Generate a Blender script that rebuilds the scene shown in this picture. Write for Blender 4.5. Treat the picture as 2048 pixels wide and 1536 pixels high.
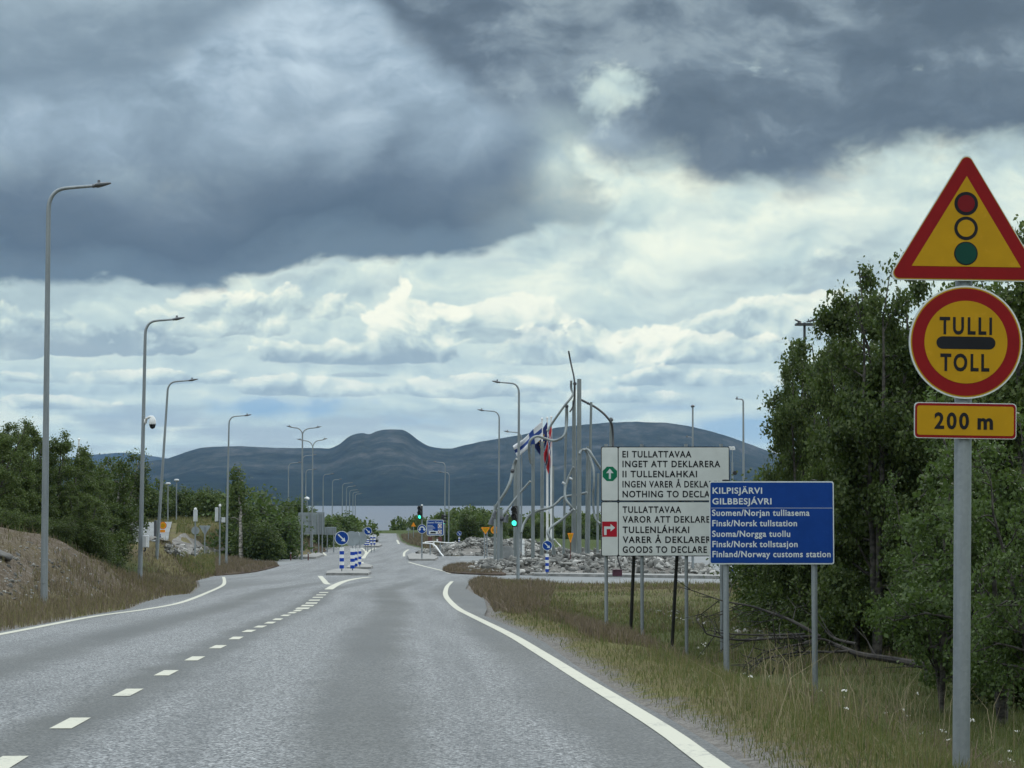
import bpy, bmesh, math, random
import numpy as np
from mathutils import Vector, Matrix

R = math.radians
scene = bpy.context.scene
for o in list(bpy.data.objects):
    bpy.data.objects.remove(o)
COL = scene.collection

# ------------------------------------------------------------------ camera
F, CX, CY = 4557.0, 1024.0, 768.0          # focal length and centre, in pixels of a 2048 px wide frame
HOR = 998.0
PITCH = math.atan((HOR - CY) / F)
cam = bpy.data.cameras.new('camera')
cam.sensor_width = 36.0
cam.lens = 36.0 * F / 2048.0
cam.clip_start = 0.1
cam.clip_end = 60000.0
cam_o = bpy.data.objects.new('camera', cam)
cam_o.rotation_euler = (R(90) + PITCH, 0, 0)
COL.objects.link(cam_o)
scene.camera = cam_o

# ------------------------------------------------------------------ render + exposure
scene.render.engine = 'CYCLES'
scene.render.filter_size = 1.3
scene.view_settings.view_transform = 'Standard'
scene.view_settings.look = 'None'
scene.view_settings.gamma = 1.0
scene.view_settings.use_curve_mapping = False
scene.view_settings.exposure = 0.12
cy = scene.cycles
cy.use_adaptive_sampling = True
cy.adaptive_threshold = 0.008
cy.use_denoising = True
cy.denoiser = 'OPENIMAGEDENOISE'
cy.denoising_prefilter = 'ACCURATE'
cy.max_bounces = 5
cy.diffuse_bounces = 2
cy.glossy_bounces = 2
cy.transmission_bounces = 3
cy.transparent_max_bounces = 6
cy.volume_bounces = 0
cy.caustics_reflective = False
cy.caustics_refractive = False

# ------------------------------------------------------------------ sun
SUN_EL, SUN_AZ = 38.0, 40.0                 # azimuth clockwise from the viewing direction
sun = bpy.data.lights.new('sun', 'SUN')
sun.energy = 0.9
sun.angle = R(18)
sun.color = (1.0, 0.96, 0.9)
sun_o = bpy.data.objects.new('sun', sun)
COL.objects.link(sun_o)
sd = Vector((math.sin(R(SUN_AZ)) * math.cos(R(SUN_EL)), math.cos(R(SUN_AZ)) * math.cos(R(SUN_EL)), math.sin(R(SUN_EL))))
sun_o.rotation_euler = sd.to_track_quat('Z', 'Y').to_euler()

# ------------------------------------------------------------------ a small node language
class NV:
    """a socket (or number) with arithmetic that grows math nodes"""
    def __init__(self, g, s): self.g, self.s = g, s
    def _m(self, op, *a, clamp=False): return self.g.math(op, self, *a, clamp=clamp)
    def __add__(self, o): return self._m('ADD', o)
    __radd__ = __add__
    def __sub__(self, o): return self._m('SUBTRACT', o)
    def __rsub__(self, o): return self.g.math('SUBTRACT', o, self)
    def __mul__(self, o): return self._m('MULTIPLY', o)
    __rmul__ = __mul__
    def __truediv__(self, o): return self._m('DIVIDE', o)
    def clamp(self): return self._m('ADD', 0.0, clamp=True)
class G:
    def __init__(self, nt):
        self.nt = nt
    def node(self, t, **kw):
        n = self.nt.nodes.new(t)
        for k, v in kw.items(): setattr(n, k, v)
        return n
    def put(self, sock, v):
        if isinstance(v, NV): self.nt.links.new(v.s, sock)
        elif isinstance(v, (tuple, list)) and len(v) == 3 and sock.type == 'RGBA': sock.default_value = (*v, 1)
        else: sock.default_value = v
    def math(self, op, *a, clamp=False):
        n = self.node('ShaderNodeMath', operation=op); n.use_clamp = clamp
        for i, v in enumerate(a): self.put(n.inputs[i], v)
        return NV(self, n.outputs[0])
    def vmath(self, op, *a, out=0):
        n = self.node('ShaderNodeVectorMath', operation=op)
        for i, v in enumerate(a): self.put(n.inputs[i], v)
        return NV(self, n.outputs[out])
    def xyz(self, x, y, z):
        n = self.node('ShaderNodeCombineXYZ')
        for i, v in enumerate((x, y, z)): self.put(n.inputs[i], v)
        return NV(self, n.outputs[0])
    def sep(self, v):
        n = self.node('ShaderNodeSeparateXYZ'); self.put(n.inputs[0], v)
        return [NV(self, s) for s in n.outputs]
    def noise(self, vec, scale, detail=4, rough=0.5, dist=0.0, col=False, dims='3D', lac=2.0):
        n = self.node('ShaderNodeTexNoise', noise_dimensions=dims)
        self.put(n.inputs['Vector'], vec)
        for k, v in (('Scale', scale), ('Detail', detail), ('Roughness', rough), ('Distortion', dist), ('Lacunarity', lac)):
            self.put(n.inputs[k], v)
        return NV(self, n.outputs['Color' if col else 'Fac'])
    def voronoi(self, vec, scale, feature='F1', out='Distance', rnd=1.0):
        n = self.node('ShaderNodeTexVoronoi', feature=feature)
        self.put(n.inputs['Vector'], vec); self.put(n.inputs['Scale'], scale); self.put(n.inputs['Randomness'], rnd)
        return NV(self, n.outputs[out])
    def smooth(self, v, lo, hi, a=0.0, b=1.0):
        n = self.node('ShaderNodeMapRange', interpolation_type='SMOOTHSTEP')
        for i, x in enumerate((v, lo, hi, a, b)): self.put(n.inputs[i], x)
        return NV(self, n.outputs[0])
    def lin(self, v, lo, hi, a=0.0, b=1.0):
        n = self.node('ShaderNodeMapRange', interpolation_type='LINEAR')
        for i, x in enumerate((v, lo, hi, a, b)): self.put(n.inputs[i], x)
        return NV(self, n.outputs[0])
    def mix(self, f, a, b, mode='MIX'):
        n = self.node('ShaderNodeMix', data_type='RGBA', blend_type=mode)
        self.put(n.inputs[0], f); self.put(n.inputs[6], a); self.put(n.inputs[7], b)
        return NV(self, n.outputs[2])
    def curve(self, v, pts):
        n = self.node('ShaderNodeFloatCurve')
        c = n.mapping.curves[0]
        n.mapping.use_clip = False
        while len(c.points) > 2: c.points.remove(c.points[-1])
        c.points[0].location = pts[0]; c.points[1].location = pts[-1]
        for p in pts[1:-1]: c.points.new(*p)
        n.mapping.update()
        n.inputs[0].default_value = 1.0
        self.put(n.inputs[1], v)
        return NV(self, n.outputs[0])
    def ramp(self, v, stops, mode='LINEAR'):
        n = self.node('ShaderNodeValToRGB'); r = n.color_ramp; r.interpolation = mode
        while len(r.elements) > 1: r.elements.remove(r.elements[-1])
        r.elements[0].position = stops[0][0]; r.elements[0].color = (*stops[0][1], 1)
        for p, c in stops[1:]:
            e = r.elements.new(p); e.color = (*c, 1)
        self.put(n.inputs[0], v)
        return NV(self, n.outputs[0])

def srgb(r, g, b):
    f = lambda c: (c / 255 / 12.92) if c <= 10 else ((c / 255 + 0.055) / 1.055) ** 2.4
    return (f(r), f(g), f(b))

# ------------------------------------------------------------------ world: Nishita sky behind layered clouds
world = bpy.data.worlds.new('World')
scene.world = world
world.use_nodes = True
world.node_tree.nodes.clear()
def build_sky():
    g = G(world.node_tree)
    tc = g.node('ShaderNodeTexCoord')
    d = NV(g, tc.outputs['Generated'])
    x, y, z = g.sep(d)
    hyp = g.math('SQRT', x * x + y * y)
    U = g.math('ARCTAN2', x, y) * 4.557 + 1.024            # azimuth and height of the view ray, in thousandths
    V = 0.998 - g.math('DIVIDE', z, g.math('MAXIMUM', hyp, 0.02)) * 4.557
    P = g.xyz(U, V, 0.0)
    # wandering offsets so no cloud edge follows a clean curve
    wc = g.noise(P, 2.6, 5, 0.55, col=True)
    wv = g.vmath('SUBTRACT', wc, (0.5, 0.5, 0.5))
    PW = g.vmath('ADD', P, g.vmath('MULTIPLY', wv, (0.22, 0.20, 0.15)))
    PS = g.vmath('MULTIPLY', PW, (1.0, 1.75, 1.0))
    n1 = g.noise(PS, 3.4, 9, 0.56)
    n1b = g.noise(g.vmath('ADD', PS, (0.022, -0.040, 0.0)), 3.4, 7, 0.56)
    rel = (n1 - n1b) * 1.0                                # light from above picks out the billows
    nb = n1 - 0.5
    big = g.noise(g.vmath('MULTIPLY', PW, (1.0, 1.8, 1.0)), 1.25, 3, 0.5) - 0.5
    # far deck: bands flatten towards the horizon
    vv = g.math('LOGARITHM', g.math('MAXIMUM', 1.07 - V, 0.02), 2.718) * -1.0
    PD = g.xyz(U * 2.1, vv * 2.3, 3.3)
    PDw = g.vmath('ADD', PD, g.vmath('MULTIPLY', wv, (0.9, 0.5, 0.3)))
    f1 = g.noise(PDw, 1.25, 9, 0.55)
    f1b = g.noise(g.vmath('ADD', PDw, (-0.03, -0.16, 0.0)), 1.25, 6, 0.52)
    frel = f1 - f1b
    puff = g.noise(g.vmath('MULTIPLY', PW, (1.0, 1.5, 1.0)), 7.0, 7, 0.52)
    puffb = g.noise(g.vmath('ADD', g.vmath('MULTIPLY', PW, (1.0, 1.5, 1.0)), (-0.012, -0.03, 0)), 7.0, 5, 0.52)
    prel = puff - puffb

    sky = g.node('ShaderNodeTexSky', sky_type='NISHITA')
    sky.sun_disc = False; sky.sun_elevation = R(SUN_EL); sky.sun_rotation = R(SUN_AZ)
    sky.altitude = 480; sky.air_density = 1.0; sky.dust_density = 1.5
    blue = g.mix(0.75, g.mix(1.0, NV(g, sky.outputs[0]), (0.10, 0.10, 0.10), 'MULTIPLY'), srgb(143, 168, 190))

    # layer A: far deck
    fa = f1 + (big * 0.35)
    coverA = g.smooth(fa, 0.33, 0.52)
    gapband = g.smooth(V, 0.74, 0.84) * g.smooth(V, 0.99, 0.90)
    coverA = g.math('MINIMUM', coverA + (1.0 - gapband) * 0.75, 1.0)
    lightA = g.smooth(frel * 1.1 + prel * 0.6 + nb * 0.35 + (f1 - 0.5) * 0.35, -0.30, 0.30)
    deck = g.ramp(lightA, [(0.0, srgb(163, 181, 188)), (0.35, srgb(184, 202, 204)), (0.7, srgb(202, 217, 213)), (1.0, srgb(228, 235, 222))])
    # the band of sunlit cloud in the middle
    glow = g.math('EXPONENT', -1.0 * ((U - 0.93) * (U - 0.93) / 0.22 + (V - 0.60) * (V - 0.60) / 0.012))
    glow3 = g.math('EXPONENT', -1.0 * ((U - 1.45) * (U - 1.45) / 0.22 + (V - 0.455) * (V - 0.455) / 0.008))
    gl = (glow * 0.7 + glow3 * 0.6) * g.smooth(puff * .6 + n1 * .4 + big * 0.6, 0.34, 0.64)
    deck = g.mix(g.math('MINIMUM', gl, 1.0), deck, srgb(236, 241, 228))
    # separate cumulus: crisp sunlit tops over flat grey bases
    fine = g.noise(g.vmath('MULTIPLY', PW, (1.0, 1.3, 1.0)), 17.0, 5, 0.55) - 0.5
    for (cu, cv, rx, ry, st) in ((0.52, 0.815, 0.20, 0.030, .75), (0.80, 0.845, 0.24, 0.026, .55), (1.50, 0.862, 0.16, 0.036, .75), (0.28, 0.835, 0.12, 0.012, .5), (1.33, 0.815, 0.12, 0.012, .4)):
        du = (U - cu) * (1.0 / rx); dv = (V - cv) * (1.0 / ry)
        m = g.smooth(1.0 - g.math('SQRT', du * du + dv * dv) + (puff - 0.5) * 2.6 + nb * 2.0 + (f1 - 0.5) * 3.0, 0.0, 0.9)
        deck = g.mix(m * st, deck, srgb(126, 164, 200))
    for (cu, cv, rx, ry, st, br) in ((1.66, 0.565, 0.15, 0.085, .5, -.26), (1.56, 0.665, 0.17, 0.075, .7, -.02), (0.12, 0.70, 0.27, 0.075, .9, -.24), (0.42, 0.655, 0.17, 0.065, .75, -.02), (0.62, 0.625, 0.14, 0.06, .7, .08), (1.00, 0.665, 0.15, 0.07, .7, .05),
                                     (0.835, 0.665, 0.12, 0.10, .95, .22), (0.73, 0.715, 0.19, 0.045, .9, -.16), (1.10, 0.715, 0.13, 0.05, .75, 0), (1.235, 0.705, 0.125, 0.085, .95, .18), (1.45, 0.715, 0.15, 0.05, .8, .02), (1.40, 0.765, 0.16, 0.03, .7, -.05),
                                     (0.28, 0.765, 0.22, 0.028, .7, 0), (0.60, 0.785, 0.17, 0.034, .8, .05), (0.95, 0.785, 0.18, 0.032, .7, -.05), (1.22, 0.80, 0.2, 0.024, .6, .02), (0.08, 0.815, 0.16, 0.022, .6, .05), (0.72, 0.752, 0.06, 0.010, .6, -.2), (0.36, 0.85, 0.12, 0.014, .5, -.2)):
        du = (U - cu) * (1.0 / rx); dv = (V - cv) * (1.0 / ry)
        dq = g.math('MAXIMUM', dv * 3.0, dv)
        fld = 1.0 - g.math('SQRT', du * du + dq * dq) + (puff - 0.5) * 1.9 + nb * 1.2 + fine * 0.9
        m = g.smooth(fld, 0.0, 0.17)
        deck = g.mix(m * st, deck, g.ramp(g.smooth(prel * 2.1 + fine * .25 - dv * 0.42 + (puff - .5) * .45 + (br - 0.10), -0.42, 0.46), [(0, srgb(146, 163, 174)), (0.35, srgb(182, 199, 201)), (0.65, srgb(212, 223, 215)), (1, srgb(246, 246, 230))]))
    deck = g.mix(g.smooth(V, 0.83, 0.93) * 0.6, deck, srgb(186, 206, 214))
    col = g.mix(coverA, blue, deck)
    # upper pale veil (bluish)
    vb = g.math('EXPONENT', -1.0 * ((U - 0.60) * (U - 0.60) / 0.045 + (V - 0.10) * (V - 0.10) / 0.018))
    veilc = g.ramp(g.smooth(n1 * .6 + big * .4 + .17 + rel * 0.45 + vb * .16, 0.28, 0.74), [(0.0, srgb(124, 142, 154)), (0.45, srgb(158, 177, 190)), (1.0, srgb(198, 215, 224))])
    col = g.mix(1.0, col, (1.12, 1.11, 1.02), 'MULTIPLY')          # far deck brightened and warmed to offset the blue haze volume
    veil = g.smooth(V + nb * 0.16, 0.44, 0.30)
    veil = veil * g.smooth(U + nb * 0.25, 1.13, 1.00)
    col = g.mix(veil, col, veilc)

    # layer B: long dark cloud on the left with a level base
    u01 = g.lin(U, -2.0, 4.0)
    k = lambda u: (u + 2.0) / 6.0
    baseB = g.curve(u01, [(0, .5), (k(-.6), .54), (k(0), .575), (k(.3), .585), (k(.42), .575), (k(.62), .535), (k(.9), .520), (k(1.06), .480), (k(1.19), .470), (k(1.25), .38), (k(1.4), .1), (k(1.7), -.1), (1, -.1)])
    hB = baseB + nb * 0.12 + (puff - 0.5) * 0.07 + fine * 0.022 - V
    mB = g.smooth(hB, -0.006, 0.022) * g.smooth(U + nb * 0.45 + (puff - .5) * .25 + fine * .08, 1.25, 1.14)
    topB = g.smooth(hB + big * 0.25, 0.42, 0.17)
    topB = topB * g.smooth(U + big * 0.5 + (V - 0.45) * 0.35, 1.35, 0.9)
    mB = mB * topB * (1.0 - 0.8 * g.math('EXPONENT', -1.0 * ((U - 1.115) * (U - 1.12) / 0.0030 + (V - 0.32) * (V - 0.32) / 0.006)))
    sB = g.smooth(hB + nb * 0.16 + big * 0.3 - rel * 0.2, 0.02, 0.34)
    colB = g.ramp(sB, [(0.0, srgb(100, 117, 128)), (0.14, srgb(80, 94, 106)), (0.45, srgb(95, 109, 121)), (0.75, srgb(122, 138, 149)), (1.0, srgb(146, 163, 174))])
    col = g.mix(mB * 0.97, col, colB)

    # layer C: dark sheet over the right half with a torn lower edge
    baseC = g.curve(u01, [(0, -.3), (k(.2), -.2), (k(.55), -.12), (k(.74), .02), (k(.84), .12), (k(1.0), .225), (k(1.14), .275), (k(1.28), .345), (k(1.45), .385), (k(1.62), .375), (k(1.75), .34), (k(2.05), .33), (k(2.6), .36), (1, .3)])
    hC = baseC + nb * 0.24 + (puff - 0.5) * 0.11 + fine * 0.03 - V
    mC = g.smooth(hC, -0.02, 0.075)
    hole = 0.0
    for (cu, cv, rx, ry, w) in ((1.235, 0.185, 0.085, 0.046, 1.05), (1.165, 0.235, 0.05, 0.035, .42), (1.115, 0.315, 0.045, 0.055, 1.0)):
        du = (U - cu) * (1.0 / rx); dv = (V - cv) * (1.0 / ry)
        hole = g.math('EXPONENT', -1.0 * (du * du + dv * dv)) * w + hole
    gap = g.smooth(hole + nb * 1.3 + (puff - .5) * 1.5 + fine * .8, 0.30, 0.85) * 0.97
    mC = mC * (1.0 - gap)
    sC = g.smooth(n1 * 0.8 + big * 0.9 + rel * 0.4 + hC * 0.12, 0.22, 0.62)
    colC = g.ramp(sC, [(0.0, srgb(84, 96, 106)), (0.5, srgb(99, 112, 122)), (0.8, srgb(120, 134, 143)), (1.0, srgb(142, 156, 163))])
    halo = g.math('EXPONENT', -1.0 * ((U - 1.185) * (U - 1.185) / 0.020 + (V - 0.235) * (V - 0.235) / 0.0085))
    colC = g.mix(halo * g.smooth(n1 + (puff - .5) * .5, 0.30, 0.62) * 0.85, colC, srgb(160, 177, 186))
    col = g.mix(mC * 0.97, col, colC)

    # layer D: mid grey cloud in the upper left corner
    baseD = g.curve(u01, [(0, .2), (k(-.3), .2), (k(0), .215), (k(.2), .20), (k(.32), .15), (k(.45), .05), (k(.6), -.03), (k(.8), -.2), (1, -.4)])
    hD = baseD + nb * 0.12 + (puff - 0.5) * 0.05 - V
    mD = g.smooth(hD, -0.03, 0.07)
    colD = g.ramp(g.smooth(hD + nb * .2, 0.0, 0.24), [(0.0, srgb(112, 129, 141)), (0.5, srgb(132, 149, 160)), (1.0, srgb(160, 177, 186))])
    col = g.mix(mD * 0.85, col, colD)

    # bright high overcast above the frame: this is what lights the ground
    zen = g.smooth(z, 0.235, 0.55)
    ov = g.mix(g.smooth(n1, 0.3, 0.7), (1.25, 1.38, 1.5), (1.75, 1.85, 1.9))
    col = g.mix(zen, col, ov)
    # below the horizon
    col = g.mix(g.smooth(z, -0.002, -0.03), col, srgb(100, 112, 110))
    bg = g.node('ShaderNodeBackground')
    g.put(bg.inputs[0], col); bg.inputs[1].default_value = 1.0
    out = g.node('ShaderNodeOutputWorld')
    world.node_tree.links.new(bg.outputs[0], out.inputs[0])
build_sky()
world.cycles.sampling_method = 'MANUAL'
world.cycles.sample_map_resolution = 512

# ------------------------------------------------------------------ materials
def new_mat(name):
    m = bpy.data.materials.new(name); m.use_nodes = True
    nt = m.node_tree; nt.nodes.clear()
    g = G(nt)
    out = g.node('ShaderNodeOutputMaterial'); b = g.node('ShaderNodeBsdfPrincipled')
    nt.links.new(b.outputs[0], out.inputs[0])
    return m, g, b, out
def pos(g): return NV(g, g.node('ShaderNodeNewGeometry').outputs['Position'])
def objco(g): return NV(g, g.node('ShaderNodeTexCoord').outputs['Object'])
def isl(g): return NV(g, g.node('ShaderNodeNewGeometry').outputs['Random Per Island'])
def bump(g, b, h, dist, strength=0.6):
    n = g.node('ShaderNodeBump'); n.inputs['Distance'].default_value = dist; n.inputs['Strength'].default_value = strength
    g.put(n.inputs['Height'], h); g.nt.links.new(n.outputs[0], b.inputs['Normal'])
def mat_plain(name, c, rough=0.5, metal=0.0, var=0.15, scale=3.0, dirt=None, spec=None):
    """one real colour with faint wear"""
    m, g, b, o = new_mat(name)
    p = objco(g)
    n = g.noise(p, scale, 5, 0.6)
    dark = tuple(x * (1 - var) for x in c); light = tuple(min(1, x * (1 + var * .6)) for x in c)
    col = g.mix(g.smooth(n, 0.3, 0.7), dark, light)
    if dirt:
        col = g.mix(g.smooth(g.noise(p, scale * 4, 6, 0.65), 0.56, 0.75) * 0.55, col, dirt)
    g.put(b.inputs['Base Color'], col)
    g.put(b.inputs['Roughness'], g.lin(n, 0.2, 0.8, max(0.05, rough - 0.1), min(1, rough + 0.1)))
    b.inputs['Metallic'].default_value = metal
    if 'film' in name or 'letter' in name: b.inputs['Specular IOR Level'].default_value = 0.16
    return m
def mat_emit(name, c, s):
    m, g, b, o = new_mat(name)
    b.inputs['Base Color'].default_value = (*c, 1)
    b.inputs['Emission Color'].default_value = (*c, 1); b.inputs['Emission Strength'].default_value = s
    return m

M = {}
def mat_galv():
    m, g, b, o = new_mat('galvanised_steel')
    p = objco(g)
    q = g.vmath('MULTIPLY', p, (1, 1, 0.06))
    n = g.noise(q, 9, 6, 0.65); v = g.voronoi(p, 45, out='Color')
    vx = g.sep(v)[0]
    f = g.smooth(n * 0.9 + vx * 0.1, 0.2, 0.8)
    g.put(b.inputs['Base Color'], g.mix(f, (0.19, 0.215, 0.23), (0.31, 0.345, 0.36)))
    b.inputs['Metallic'].default_value = 0.55
    g.put(b.inputs['Roughness'], g.lin(n, 0.3, 0.7, 0.42, 0.6))
    return m
M['galv'] = mat_galv()
M['lamp_dark'] = mat_plain('lamp_grey_paint', (0.11, 0.12, 0.13), 0.45, 0.3)
M['alu_back'] = mat_plain('sign_back_aluminium', (0.27, 0.31, 0.33), 0.5, 0.35, 0.12, 1.5, (0.15, 0.16, 0.15))
M['black'] = mat_plain('black_plastic', (0.012, 0.013, 0.014), 0.5)
M['sign_black'] = mat_plain('sign_black_film', (0.012, 0.013, 0.016), 0.5)
M['red'] = mat_plain('sign_red_film', (0.21, 0.006, 0.008), 0.6, 0, 0.08, 6, (0.22, 0.012, 0.012))
M['yellow'] = mat_plain('sign_yellow_film', (0.42, 0.235, 0.006), 0.6, 0, 0.07, 5, (0.5, 0.28, 0.02))
M['orange'] = mat_plain('sign_orange_film', (0.75, 0.26, 0.02), 0.55, 0, 0.07, 5)
M['white_film'] = mat_plain('sign_white_film', (0.58, 0.62, 0.60), 0.5, 0, 0.06, 4, (0.50, 0.53, 0.51))
M['letter_white'] = mat_plain('sign_letter_white', (0.55, 0.60, 0.60), 0.5, 0, 0.05)
M['blue'] = mat_plain('sign_blue_film', (0.004, 0.042, 0.22), 0.55, 0, 0.08, 4, (0.012, 0.06, 0.24))
M['green'] = mat_plain('sign_green_film', (0.006, 0.15, 0.075), 0.5, 0, 0.08, 4)
M['dkgreen'] = mat_plain('sign_dark_green_film', (0.004, 0.05, 0.035), 0.5, 0, 0.08, 4)
M['dkred'] = mat_plain('sign_dark_red_film', (0.15, 0.006, 0.010), 0.5, 0, 0.08, 4)
M['sign_red2'] = mat_plain('sign_crimson_film', (0.35, 0.012, 0.025), 0.5, 0, 0.06, 4)
M['white'] = mat_plain('white_paint', (0.72, 0.74, 0.73), 0.45, 0, 0.08, 2, (0.5, 0.5, 0.46))
M['stripe_blue'] = mat_plain('post_blue_film', (0.01, 0.05, 0.33), 0.5, 0, 0.08)
M['box_grey'] = mat_plain('cabinet_grey', (0.45, 0.48, 0.49), 0.5, 0.1, 0.1, 3)
M['wood_dark'] = mat_plain('tarred_timber', (0.02, 0.021, 0.02), 0.7, 0, 0.3, 8)
M['timber_white'] = mat_plain('weathered_white_timber', (0.5, 0.5, 0.46), 0.75, 0, 0.3, 7, (0.25, 0.22, 0.18))
M['burgundy'] = mat_plain('burgundy_paint', (0.055, 0.010, 0.022), 0.5, 0, 0.2)
M['steel_sculpt'] = mat_plain('weathered_steel_pipe', (0.24, 0.27, 0.27), 0.5, 0.35, 0.25, 1.2, (0.2, 0.21, 0.2))
M['pole_conc'] = mat_plain('grey_painted_column', (0.20, 0.23, 0.23), 0.65, 0.1, 0.2, 0.8, (0.2, 0.22, 0.21))
M['rubber'] = mat_plain('tyre_rubber', (0.015, 0.015, 0.016), 0.8)
M['glass_dark'] = mat_plain('dark_window_glass', (0.01, 0.014, 0.018), 0.08)
M['car_paint'] = mat_plain('car_white_paint', (0.62, 0.65, 0.68), 0.25)
M['lens_off'] = mat_plain('unlit_signal_lens', (0.02, 0.015, 0.014), 0.25)
M['green_lit'] = mat_emit('lit_green_signal_lens', (0.06, 0.95, 0.62), 1.6)
M['headlight'] = mat_emit('lit_headlamp', (1, 0.98, 0.92), 2.5)
M['bronze'] = mat_plain('brown_red_panel', (0.10, 0.035, 0.028), 0.7)
M['mast'] = mat_plain('dark_steel_mast', (0.06, 0.065, 0.07), 0.5, 0.3)

def mat_asphalt():
    m, g, b, o = new_mat('worn_asphalt')
    p = pos(g)
    uv = NV(g, g.node('ShaderNodeUVMap', uv_map='lane').outputs[0])
    u, v, _ = g.sep(uv)
    w = g.noise(p, 0.5, 4, 0.6) - 0.5
    uu = u + w * 0.55
    def band(c, wd, soft): return g.smooth(g.math('ABSOLUTE', uu - c), wd + soft, wd - soft * .3)
    smooth_strip = g.math('MAXIMUM', band(2.12, 0.30, 0.40), g.math('MAXIMUM', band(-2.0, .25, .5), band(-0.02, 0.22, 0.35)))
    edge = g.smooth(uu, 3.35, 3.95)
    edgel = g.smooth(uu, -3.6, -4.2)
    sm = g.math('MAXIMUM', smooth_strip, g.math('MAXIMUM', edge * 0.9, edgel * .7))
    fade = g.smooth(v, 128, 92)
    sm = sm * fade * g.lin(g.noise(p, 0.22, 3, 0.5), 0.3, 0.7, 0.65, 1.0)
    sp = g.noise(p, 50, 4, 0.68)
    st = g.voronoi(p, 58, out='Color'); sx = g.sep(st)[0]
    agg = sp * 0.55 + sx * 0.45
    coarse = g.ramp(g.lin(agg, 0.27, 0.72), [(0.0, (0.030, 0.034, 0.038)), (0.34, (0.080, 0.088, 0.091)), (0.62, (0.152, 0.164, 0.167)), (1.0, (0.37, 0.385, 0.385))])
    fine = g.ramp(g.lin(agg, 0.2, 0.8), [(0.0, (0.034, 0.038, 0.036)), (0.5, (0.056, 0.062, 0.059)), (1.0, (0.100, 0.108, 0.102))])
    col = g.mix(sm, coarse, fine)
    # polished curving tyre tracks further on, patches and streaks along the way
    streak = g.noise(g.xyz(u * 1.1, v * 0.045, 0), 1.0, 4, 0.6)
    col = g.mix(g.smooth(streak, 0.42, 0.66) * 0.42, col, (0.062, 0.070, 0.072))
    patch = g.noise(p, 0.09, 4, 0.55)
    col = g.mix(g.smooth(patch, 0.5, 0.7) * 0.22, col, (0.075, 0.08, 0.076))
    g.put(b.inputs['Base Color'], col)
    g.put(b.inputs['Roughness'], g.lin(sm, 0, 1, 0.78, 0.66))
    b.inputs['Specular IOR Level'].default_value = 0.4
    bump(g, b, agg, 0.006, 0.7)
    return m
M['asphalt'] = mat_asphalt()
def mat_plaza():
    m, g, b, o = new_mat('pale_asphalt')
    p = pos(g)
    n = g.noise(p, 0.35, 5, 0.6); f = g.noise(p, 25, 3, 0.6)
    streak = g.noise(g.vmath('MULTIPLY', p, (0.12, 1.0, 1)), 0.55, 4, 0.6)
    col = g.mix(g.smooth(n * .6 + f * .4, 0.3, 0.7), (0.12, 0.132, 0.135), (0.19, 0.205, 0.205))
    col = g.mix(g.smooth(streak, 0.48, 0.68) * 0.5, col, (0.085, 0.092, 0.093))
    g.put(b.inputs['Base Color'], col); b.inputs['Roughness'].default_value = 0.8
    return m
M['plaza'] = mat_plaza()
def mat_marking():
    m, g, b, o = new_mat('road_marking_paint')
    p = pos(g)
    worn = g.smooth(g.noise(p, 22, 5, 0.7) + (g.noise(p, 2.2, 3, .5) - .5) * .5, 0.57, 0.70)
    col = g.mix(worn * 0.8, (0.44, 0.44, 0.36), (0.2, 0.21, 0.2))
    g.put(b.inputs['Base Color'], col); b.inputs['Roughness'].default_value = 0.7
    return m
M['marking'] = mat_marking()
def mat_kerb():
    m, g, b, o = new_mat('concrete_kerb')
    p = pos(g)
    n = g.noise(p, 1.8, 6, 0.65)
    g.put(b.inputs['Base Color'], g.mix(g.smooth(n, .3, .7), (0.15, 0.155, 0.148), (0.29, 0.29, 0.275)))
    b.inputs['Roughness'].default_value = 0.9
    return m
M['kerb'] = mat_kerb()
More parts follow.
